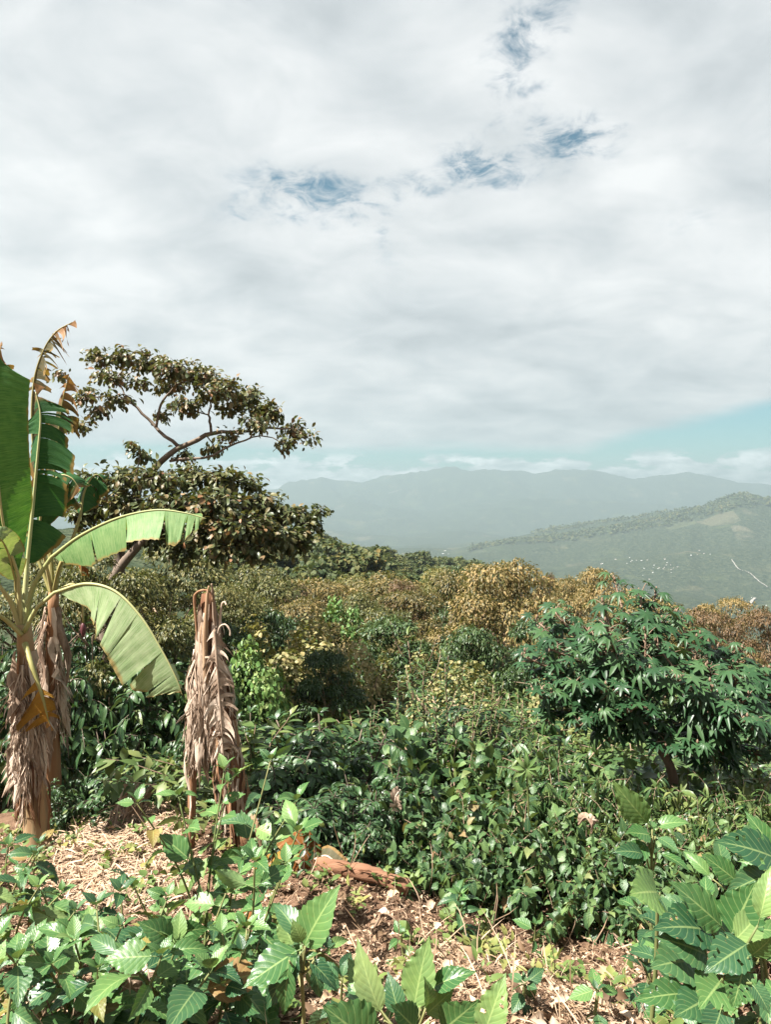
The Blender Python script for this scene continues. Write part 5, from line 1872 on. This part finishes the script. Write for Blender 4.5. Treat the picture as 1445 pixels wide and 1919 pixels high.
main_banana()
rear_banana()
dead_stump()

# ------------------------------------------------------------------ fallen stem, dead leaves and sticks on the ground
x, y, g = at_ground(690, 4.42)
base = np.array([x, y, g])
root = thing('fallen_banana_stem', 'cut brown banana stem lying on the litter in front of the shrubs', 'log', base)
mb = MB()
c = crom([px_rel(base, 596, 1692, 4.5), px_rel(base, 660, 1690, 4.42), px_rel(base, 720, 1684, 4.36), px_rel(base, 764, 1678, 4.32)], 18)
for v in c:
    v[2] = float(gz(v[0] + base[0], v[1] + base[1])) - base[2] + .055
mb.tube(c + rng.normal(0, .004, c.shape), .05 * (1 + .07 * np.sin(np.arange(18) * .9 + 1)), 16)
lg = add('stem', mb.mesh('fallen_stem', M['log']), root)
for k in range(9):
    t = int(rng.integers(1, 15))
    m = Matrix.Translation(Vector(c[t] + np.array([0, -.04, .05]))) @ Matrix.Rotation(rng.uniform(-.4, .4), 4, 'Z') @ Matrix.Rotation(R(90) + rng.normal(0, .15), 4, 'Y') @ Matrix.Rotation(rng.uniform(-1, 1), 4, 'Z') @ Matrix.Scale(rng.uniform(.2, .4), 4)
    add('stem_sheath', SHEATH[k % 3], root, m @ Matrix.Scale(.3, 4))

for lab, pts, nrm, wl, wr, mat, tears, sd_ in (
        ('orange brown dead banana leaf standing up behind the log', [(590, 1628, 4.6), (575, 1600, 4.6), (556, 1574, 4.62), (536, 1550, 4.66)], (.2, -1, .5), .13, .13, 'banana_orange', 2, 1),
        ('yellow dying banana leaf lying at the foot of the stump', [(560, 1618, 4.6), (530, 1612, 4.62), (505, 1620, 4.64), (486, 1640, 4.62)], (.1, -.5, .9), .06, .09, 'banana_yellow', 2, 2),
        ('folded grey green dead banana leaf right of the orange one', [(590, 1610, 4.55), (612, 1604, 4.5), (635, 1622, 4.45), (656, 1636, 4.42)], (-.2, -.6, .8), .08, .07, 'banana_tatter', 2, 3),
        ('yellow brown leaf scrap lying on the log', [(600, 1640, 4.5), (625, 1640, 4.45), (650, 1650, 4.4)], (.1, -.5, .9), .05, .06, 'banana_yellow', 3, 4),
        ('pink withered leaf hanging in the hedge', [(750, 1480, 4.85), (742, 1492, 4.8), (740, 1508, 4.8), (735, 1520, 4.82)], (.2, -1, .2), .05, .05, 'dry', 4, 5),
        ('brown curled leaf caught in the hedge at right', [(1085, 1545, 4.4), (1096, 1532, 4.38), (1108, 1540, 4.36), (1112, 1556, 4.38)], (.1, -.9, .5), .04, .04, 'dry', 2, 6),
        ('large withered leaf lying bottom left under the weeds', [(205, 1820, 2.5), (228, 1818, 2.48), (242, 1835, 2.46), (243, 1862, 2.46)], (.2, -.8, .6), .045, .045, 'dry', 3, 7),
        ('dry curled leaf right of the large withered one', [(262, 1800, 2.55), (275, 1815, 2.52), (280, 1835, 2.5)], (-.2, -.8, .6), .04, .035, 'dry', 3, 8),
        ('reddish dead banana leaf at the foot of the stump', [(440, 1730, 4.0), (470, 1705, 4.05), (495, 1690, 4.1)], (.1, -.6, .8), .07, .07, 'banana_orange', 3, 9)):
    w_pts = [P(*v) for v in pts]
    b_ = np.array(w_pts[0])
    root = thing('dead_leaf', lab, 'leaf', b_)
    mid = crom([np.array(v) - b_ for v in w_pts], 30)
    lm = banana_lamina(mid, nrm, wl, wr, tears, sd_, .15, -.25, .25, (.25, .2))
    add('blade', lm.mesh('blade', M[mat]), root)
    k_ = MB()
    k_.tube(mid, np.linspace(.008, .002, 30), 5)
    add('midrib', k_.mesh('midrib', M['dry']), root)

x, y, g = at_ground(240, 5.9)
base = np.array([x, y, g])
root = thing('dry_leaf_heap', 'heap of dry banana leaves hanging down to the trail', 'leaf heap', base)
for k in range(14):
    o = px_rel(base, rng.uniform(225, 300), rng.uniform(1465, 1500), 6.1 - .02 * k)
    m = Matrix.Translation(Vector(o)) @ Matrix.Rotation(rng.normal(0, .3), 4, 'Z') @ Matrix.Rotation(rng.uniform(-.1, .75), 4, 'Y') @ Matrix.Rotation(-rng.uniform(.1, .5), 4, 'X') @ Matrix.Scale(rng.uniform(.3, .5), 4)
    add('dry_leaf', DRY[k % 6] if k % 3 else STRIP[k % 4], root, m)

STICKS = [((935, 1775), (1010, 1740), 'long thin stick leaning on the litter left of centre'), ((1010, 1738), (830, 1660), 'pale thin stem leaning out of the hedge'), ((1020, 1690), (1075, 1655), 'crooked twig lying against the hedge foot'),
          ((1180, 1790), (1120, 1745), 'short twig on the litter at right'), ((1230, 1860), (1150, 1870), 'straight twig on the bare soil at lower right'), ((120, 1880), (200, 1900), 'dry twig on the straw at bottom left'),
          ((330, 1890), (250, 1915), 'bent straw stalk on the straw at bottom'), ((1060, 1830), (1010, 1850), 'short stub of wood on the litter above the lower leaves'), ((700, 1745), (760, 1755), 'brown twig below the log')]
for k, (a, b, lab) in enumerate(STICKS):
    def onground(px, py):
        dv = pdir(px, py)
        for d in np.linspace(1.5, 8, 900):
            if dv.z * d <= gz(dv.x * d, d):
                return np.array([dv.x * d, d, dv.z * d])
        return np.array(dv * 4)
    p0, p1 = onground(*a), onground(*b)
    if np.linalg.norm(p1 - p0) > .9:
        p1 = p0 + unit(p1 - p0) * .9
    mb = MB()
    mid = (p0 + p1) / 2 + rng.normal(0, .03, 3) + UP * .03
    mb.tube(crom([np.zeros(3), mid - p0, p1 - p0 + UP * .02], 10), np.linspace(.008, .004, 10), 6)
    o = add('stick', mb.mesh('stick', M['twig']), None, Matrix.Translation(Vector(p0 + UP * .012)))
    tag(o, lab, 'stick')

# ------------------------------------------------------------------ litter and low herbs: what nobody could count
lr = np.random.default_rng(123)


def scatter(n, d0, d1, p0, p1):
    d = d0 + (d1 - d0) * lr.random(n) ** 1.2
    px = lr.uniform(p0, p1, n)
    x = (px - PW / 2) / FPX * d
    return np.stack([x, d, gz(x, d)], 1)


def lump(pos):
    return np.array([0.035 * mnoise.fractal(Vector((a * 2.2, b * 2.2, 0.4)), 0.8, 2.1, 4) for a, b, _ in pos])


mb = MB()
pos = scatter(30000, 1.6, 7.5, -80, 1530)
pos[:, 2] += lump(pos) + lr.uniform(.0, .03, len(pos))
n = len(pos)
rot = frames(np.stack([lr.normal(0, 1, n), lr.normal(0, 1, n), lr.normal(-.1, .35, n)], 1), np.stack([lr.normal(0, .6, n), lr.normal(0, .6, n), np.ones(n)], 1))
mb.instances(T['chip'], pos, rot, lr.uniform(.012, .05, n), lr.random(n))
pos = scatter(24000, 1.6, 7.5, -80, 1530)
pos[:, 2] += lump(pos) + lr.uniform(.0, .035, len(pos))
n = len(pos)
rot = frames(np.stack([lr.normal(0, 1, n), lr.normal(0, 1, n), lr.normal(0, .3, n)], 1), np.stack([lr.normal(0, .6, n), lr.normal(0, .6, n), np.ones(n)], 1))
mb.instances(T['straw'], pos, rot, np.stack([lr.uniform(.05, .15, n)] * 3, 1), lr.random(n))
pos = scatter(9000, 4.2, 7.2, 85, 350)          # the trodden trail is strewn with pale straw
pos[:, 2] += lump(pos) + lr.uniform(.0, .03, len(pos))
n = len(pos)
rot = frames(np.stack([lr.normal(0, 1, n), lr.normal(0, .7, n), lr.normal(0, .25, n)], 1), np.stack([lr.normal(0, .5, n), lr.normal(0, .5, n), np.ones(n)], 1))
mb.instances(T['straw'], pos, rot, np.stack([lr.uniform(.12, .4, n), lr.uniform(.06, .2, n), lr.uniform(.06, .15, n)], 1), lr.uniform(.55, 1, n))
# dead stalks still standing or leaning among the weeds, and larger curled leaves
pos = scatter(450, 1.7, 5.5, -80, 1530)
pos[:, 2] += lr.uniform(.0, .05, len(pos))
n = len(pos)
rot = frames(np.stack([lr.normal(0, .7, n), lr.normal(0, .7, n), lr.uniform(.1, 1.2, n)], 1), np.stack([lr.normal(0, 1, n), -np.ones(n), lr.normal(0, 1, n)], 1))
mb.instances(T['straw'], pos, rot, np.stack([lr.uniform(.12, .2, n), lr.uniform(.15, .42, n), lr.uniform(.15, .3, n)], 1), lr.random(n))
pos = scatter(900, 1.7, 6.5, -80, 1530)
pos[:, 2] += lr.uniform(.01, .07, len(pos))
n = len(pos)
rot = frames(np.stack([lr.normal(0, 1, n), lr.normal(0, 1, n), lr.normal(-.1, .5, n)], 1), np.stack([lr.normal(0, .7, n), lr.normal(0, .7, n), np.ones(n)], 1))
mb.instances(leaf_tpl(6, .26, .45, .6, 1.7, wave=.3, twist=.7), pos, rot, lr.uniform(.06, .14, n), lr.random(n))
o = add('leaf_litter', mb.mesh('leaf_litter', M['litter']), kind='stuff')
tag(o, 'dry leaves and straw littering the reddish soil', 'litter')

mb = MB()
cl = scatter(620, 1.7, 8.0, -60, 1500)
dens = np.array([mnoise.noise(Vector((a * 1.1, b * 1.1, 7.7))) for a, b, _ in cl])
cl = cl[dens > -.15]
for c in cl:
    k = int(lr.integers(4, 13))
    a = lr.uniform(0, 6.28, k)
    e = lr.uniform(.1, 1.2, k)
    d = np.stack([np.cos(a) * np.cos(e), np.sin(a) * np.cos(e), np.sin(e)], 1)
    hgt = lr.uniform(.0, .10, k)
    ps = c + np.stack([lr.normal(0, .03, k), lr.normal(0, .03, k), hgt], 1)
    mb.instances(T['leaf6' if lr.random() < .6 else 'round6'], ps, frames(d, np.tile(UP, (k, 1)) + lr.normal(0, .3, (k, 3))), lr.uniform(.03, .085, k), np.full(k, lr.random()) + lr.random(k) * .2)
o = add('low_herbs', mb.mesh('low_herbs', M['herb']), kind='stuff')
tag(o, 'small green herbs sprouting through the litter', 'herbs')

# ------------------------------------------------------------------ broad leaved weeds of the foreground
BACKN = (-.2, -.75, .6)
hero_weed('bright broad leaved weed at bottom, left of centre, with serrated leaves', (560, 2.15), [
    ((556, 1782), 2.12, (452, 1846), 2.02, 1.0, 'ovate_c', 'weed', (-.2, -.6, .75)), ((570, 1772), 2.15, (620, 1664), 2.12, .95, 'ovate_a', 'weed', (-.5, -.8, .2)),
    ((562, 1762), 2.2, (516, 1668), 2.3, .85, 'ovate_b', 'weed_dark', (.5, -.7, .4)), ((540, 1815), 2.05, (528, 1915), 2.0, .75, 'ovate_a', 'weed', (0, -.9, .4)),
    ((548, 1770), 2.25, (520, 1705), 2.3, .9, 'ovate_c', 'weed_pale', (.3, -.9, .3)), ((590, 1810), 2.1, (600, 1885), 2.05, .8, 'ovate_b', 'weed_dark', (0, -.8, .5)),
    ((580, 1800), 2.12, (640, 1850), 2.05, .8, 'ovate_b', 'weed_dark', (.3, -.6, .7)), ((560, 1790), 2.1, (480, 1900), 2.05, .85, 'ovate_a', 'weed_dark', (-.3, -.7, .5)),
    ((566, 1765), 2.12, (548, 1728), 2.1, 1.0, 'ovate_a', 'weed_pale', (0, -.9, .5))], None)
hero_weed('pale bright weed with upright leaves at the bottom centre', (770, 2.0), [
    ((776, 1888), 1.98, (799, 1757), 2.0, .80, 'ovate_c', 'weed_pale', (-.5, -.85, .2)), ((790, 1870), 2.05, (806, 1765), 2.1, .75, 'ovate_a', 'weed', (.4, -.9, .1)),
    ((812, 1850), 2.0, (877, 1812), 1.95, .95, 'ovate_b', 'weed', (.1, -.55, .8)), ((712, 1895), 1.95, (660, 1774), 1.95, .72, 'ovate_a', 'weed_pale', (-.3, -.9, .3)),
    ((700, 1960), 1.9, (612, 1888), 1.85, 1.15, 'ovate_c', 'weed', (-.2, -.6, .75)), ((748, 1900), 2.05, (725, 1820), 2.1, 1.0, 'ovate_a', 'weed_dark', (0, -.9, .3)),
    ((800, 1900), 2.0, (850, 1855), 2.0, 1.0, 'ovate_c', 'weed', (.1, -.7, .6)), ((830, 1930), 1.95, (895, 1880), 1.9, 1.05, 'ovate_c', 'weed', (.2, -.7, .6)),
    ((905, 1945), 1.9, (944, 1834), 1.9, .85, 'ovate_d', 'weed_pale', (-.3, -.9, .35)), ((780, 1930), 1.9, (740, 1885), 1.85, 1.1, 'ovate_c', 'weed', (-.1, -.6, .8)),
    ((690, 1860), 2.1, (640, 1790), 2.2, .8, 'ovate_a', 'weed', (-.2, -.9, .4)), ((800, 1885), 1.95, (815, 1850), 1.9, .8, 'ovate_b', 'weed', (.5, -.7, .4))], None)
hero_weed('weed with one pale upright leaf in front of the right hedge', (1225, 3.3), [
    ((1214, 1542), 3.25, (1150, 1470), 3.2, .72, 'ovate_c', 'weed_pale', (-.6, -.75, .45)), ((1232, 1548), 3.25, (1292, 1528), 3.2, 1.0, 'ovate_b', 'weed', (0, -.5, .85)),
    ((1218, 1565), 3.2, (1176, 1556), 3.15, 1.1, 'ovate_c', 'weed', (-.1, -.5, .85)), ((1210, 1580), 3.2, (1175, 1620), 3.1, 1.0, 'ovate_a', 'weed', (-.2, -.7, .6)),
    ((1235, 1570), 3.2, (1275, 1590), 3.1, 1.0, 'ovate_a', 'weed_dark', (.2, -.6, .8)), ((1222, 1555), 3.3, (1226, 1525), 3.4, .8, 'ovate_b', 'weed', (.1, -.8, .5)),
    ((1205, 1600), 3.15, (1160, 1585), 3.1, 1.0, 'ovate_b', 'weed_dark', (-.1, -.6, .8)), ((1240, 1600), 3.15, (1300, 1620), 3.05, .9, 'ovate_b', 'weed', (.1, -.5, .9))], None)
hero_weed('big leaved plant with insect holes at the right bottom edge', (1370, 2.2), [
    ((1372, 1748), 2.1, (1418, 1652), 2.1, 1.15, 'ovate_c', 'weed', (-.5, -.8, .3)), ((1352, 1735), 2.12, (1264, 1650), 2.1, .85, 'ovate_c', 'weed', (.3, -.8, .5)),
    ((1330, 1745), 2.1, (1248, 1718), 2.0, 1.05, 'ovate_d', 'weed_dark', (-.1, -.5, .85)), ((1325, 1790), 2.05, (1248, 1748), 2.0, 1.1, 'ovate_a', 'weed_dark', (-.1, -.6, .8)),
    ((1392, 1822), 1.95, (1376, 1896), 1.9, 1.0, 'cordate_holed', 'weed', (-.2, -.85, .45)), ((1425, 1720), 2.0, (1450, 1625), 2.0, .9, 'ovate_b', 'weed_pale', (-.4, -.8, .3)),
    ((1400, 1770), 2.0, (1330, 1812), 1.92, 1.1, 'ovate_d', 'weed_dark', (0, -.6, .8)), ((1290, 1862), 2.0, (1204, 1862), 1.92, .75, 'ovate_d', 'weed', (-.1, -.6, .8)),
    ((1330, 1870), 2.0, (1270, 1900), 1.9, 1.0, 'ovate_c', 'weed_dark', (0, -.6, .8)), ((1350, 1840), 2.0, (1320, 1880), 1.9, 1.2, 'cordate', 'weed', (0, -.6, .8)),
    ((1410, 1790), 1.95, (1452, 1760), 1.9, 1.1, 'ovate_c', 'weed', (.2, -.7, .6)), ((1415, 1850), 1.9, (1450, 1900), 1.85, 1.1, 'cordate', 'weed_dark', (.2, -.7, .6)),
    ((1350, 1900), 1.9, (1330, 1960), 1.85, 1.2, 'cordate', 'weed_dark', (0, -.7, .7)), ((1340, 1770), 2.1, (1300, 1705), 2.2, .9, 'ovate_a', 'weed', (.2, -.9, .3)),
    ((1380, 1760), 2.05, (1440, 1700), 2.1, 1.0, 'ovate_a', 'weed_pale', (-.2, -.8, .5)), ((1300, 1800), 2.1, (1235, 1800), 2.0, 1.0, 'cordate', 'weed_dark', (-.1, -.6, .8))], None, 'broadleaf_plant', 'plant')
hero_weed('very large leaf plant reaching in from the right edge', (1470, 2.9), [
    ((1462, 1612), 2.75, (1362, 1562), 2.7, 1.0, 'ovate_d', 'weed_dark', (-.1, -.6, .8)), ((1450, 1590), 2.85, (1400, 1520), 2.9, .8, 'ovate_a', 'weed', (-.3, -.8, .4)),
    ((1440, 1640), 2.75, (1370, 1660), 2.65, .9, 'ovate_b', 'weed_dark', (0, -.6, .8)), ((1380, 1650), 2.8, (1320, 1600), 2.8, .9, 'ovate_c', 'weed', (-.2, -.7, .6)),
    ((1330, 1640), 2.85, (1285, 1590), 2.9, .9, 'ovate_b', 'weed', (-.2, -.7, .6)), ((1355, 1625), 2.85, (1350, 1560), 2.95, .9, 'ovate_a', 'weed_dark', (.1, -.8, .5))], None, 'broadleaf_plant', 'plant')
hero_weed('lone heart shaped leaf seedling left of the big holed leaves', (1230, 2.6), [
    ((1232, 1672), 2.5, (1195, 1668), 2.4, 1.3, 'cordate', 'weed_pale', (-.1, -.7, .7)), ((1235, 1680), 2.5, (1262, 1705), 2.4, 1.0, 'ovate_b', 'weed_dark', (.2, -.6, .8))], None)


def wpos(px, py_ground, d):
    return ((px - PW / 2) / FPX * d, d)


WEEDS = [
    # label, px, distance, height, leaf, seed, nodes, materials
    ('weed with two long lance leaves at the left edge before the banana', 5, 3.6, .42, .20, 1, 3, ('weed_pale', 'weed')),
    ('leafy weed at the left edge below the lance leaved one', 12, 2.9, .40, .17, 2, 4, ('weed',)),
    ('leafy weed in the far left corner of the weed bed', 20, 2.25, .36, .17, 3, 4, ('weed', 'weed_dark')),
    ('weed with drooping dark leaves bottom left', 25, 1.95, .22, .17, 4, 3, ('weed_dark',)),
    ('small weed on the trail edge right of the banana foot', 92, 3.9, .34, .15, 5, 3, ('weed',)),
    ('leafy weed in front of the trail, second from the left edge', 75, 2.7, .38, .17, 6, 4, ('weed',)),
    ('leafy weed in front of the trail, third from the left edge', 135, 2.75, .36, .17, 7, 4, ('weed', 'weed_pale')),
    ('weed with large hanging leaf in the middle of the left bed', 225, 2.45, .40, .19, 9, 4, ('weed',)),
    ('sunlit weed below the trail centre', 195, 3.2, .30, .15, 10, 4, ('weed', 'weed_pale')),
    ('upright weed between trail and stump', 262, 2.75, .44, .18, 11, 4, ('weed',)),
    ('weed with big oval leaf left of the stump weeds', 320, 2.5, .36, .19, 12, 4, ('weed', 'weed_dark')),
    ('tall weed in front of the stump foot with pale top leaves', 372, 3.35, 0.82, .18, 13, 5, ('weed', 'weed_pale')),
    ('tall weed covering the right side of the stump foot', 425, 3.4, 0.84, .18, 14, 5, ('weed',)),
    ('tall weed between the two stump weeds', 412, 3.15, 0.72, .17, 15, 5, ('weed',)),
    ('leafy weed right of the stump foot', 488, 3.3, 0.2, .16, 16, 4, ('weed', 'weed_dark')),
    ('low weed before the stump weeds', 395, 2.6, .34, .17, 17, 4, ('weed_dark', 'weed')),
    ('low weed at centre left behind the bright serrated weed', 455, 2.65, .34, .16, 18, 4, ('weed',)),
    ('small leaved light weed at bottom left', 120, 2.05, .20, .10, 19, 5, ('weed', 'weed_pale')),
    ('dark leafed weed right of the bright serrated weed', 640, 2.4, .26, .14, 22, 4, ('weed_dark',)),
    ('glossy seedling below the log', 600, 3.2, 0.18, .13, 23, 4, ('weed_dark', 'weed')),
    ('tiny seedling alone on the litter at lower right', 1118, 2.45, .12, .09, 24, 2, ('weed_dark', 'weed')),
    ('small dark sprig on the litter above the lower leaves', 985, 2.55, .14, .09, 25, 3, ('weed_dark',)),
    ('round leaved seedling at the bottom edge right of centre', 1170, 2.02, .07, .09, 26, 2, ('weed',)),
    ('weed at the right of the hedge below the pale upright leaf', 1290, 3.0, .42, .15, 27, 4, ('weed_dark', 'weed')),
    ('leafy weed right of the pale upright leaf', 1340, 3.3, .50, .16, 28, 4, ('weed', 'weed_dark')),
    ('leafy weed at the right edge under the lance bush', 1425, 3.4, .50, .17, 29, 4, ('weed',)),
    ('sunlit seedling in the litter below the log end', 760, 3.3, .16, .09, 30, 3, ('weed',)),
    ('weed at the hedge foot right of the log end', 850, 3.95, .26, .11, 31, 4, ('weed', 'weed_dark')),
    ('dark weed at the hedge foot with hanging glossy leaves', 880, 3.85, .20, .13, 32, 3, ('weed_dark',)),
    ('weed at the hedge foot in the shade, right of centre', 1000, 3.85, .22, .11, 33, 3, ('weed',)),
    ('low weed in the deep shade beside the big holed leaves', 1215, 2.75, .22, .13, 34, 4, ('weed_dark',)),
    ('small weed among the straw bottom left, by the twig', 245, 2.1, .14, .11, 35, 4, ('weed', 'weed_pale')),
    ('weed in the left bed between the sunlit and the hanging leaf weeds', 178, 2.6, .36, .16, 36, 4, ('weed', 'weed_dark')),
    ('weed behind the left bed near the trail edge', 120, 3.3, .30, .15, 37, 4, ('weed',)),
    ('weed on the right rim of the trail', 300, 3.6, .30, .14, 38, 4, ('weed', 'weed_pale')),
    ('weed on the left rim of the trail beside the banana foot', 30, 4.3, .40, .16, 41, 4, ('weed', 'weed_dark')),
    ('weed at the left edge behind the lance leaved one', -10, 4.0, .45, .17, 42, 4, ('weed_dark', 'weed')),
    ('weed left of the tall stump weed with pale top leaves', 335, 3.4, .48, .16, 43, 4, ('weed', 'weed_dark')),
    ('tall weed hiding the stump foot', 400, 3.7, 0.9, .17, 44, 5, ('weed', 'weed_dark')),
    ('tall weed against the right edge of the stump foot', 440, 3.8, 0.78, .16, 45, 5, ('weed',)),
    ('weed between the stump weeds and the bright serrated weed', 500, 2.9, 0.26, .16, 46, 4, ('weed_dark', 'weed')),
    ('weed left of the log, behind the bright serrated weed', 545, 3.3, 0.16, .14, 47, 4, ('weed', 'weed_dark')),
    ('shaded weed in the left bed under the sunlit one', 210, 2.85, .36, .16, 48, 4, ('weed_dark',)),
    ('weed in the left bed just below the trail', 280, 3.1, .36, .15, 49, 4, ('weed', 'weed_dark')),
    ('weed in the left bed at the trail corner', 60, 3.3, .36, .16, 50, 4, ('weed_dark', 'weed')),
    ('weed right of the lone heart shaped seedling', 1275, 2.55, .36, .15, 53, 4, ('weed_dark', 'weed')),
    ('weed at the right edge above the big holed leaves', 1435, 2.75, .45, .16, 54, 4, ('weed', 'weed_dark')),
    ('weed between the big holed leaves and the very large leaf', 1330, 2.65, .40, .16, 55, 4, ('weed_dark',)),
]
for lab, px, d, h, L, seed, nodes, mats in WEEDS:
    weed(lab, wpos(px, 0, d), h * 1.25, L * 1.15, seed * 7 + 3, nodes + 1, mats, stems=2 if h > .3 else 1)
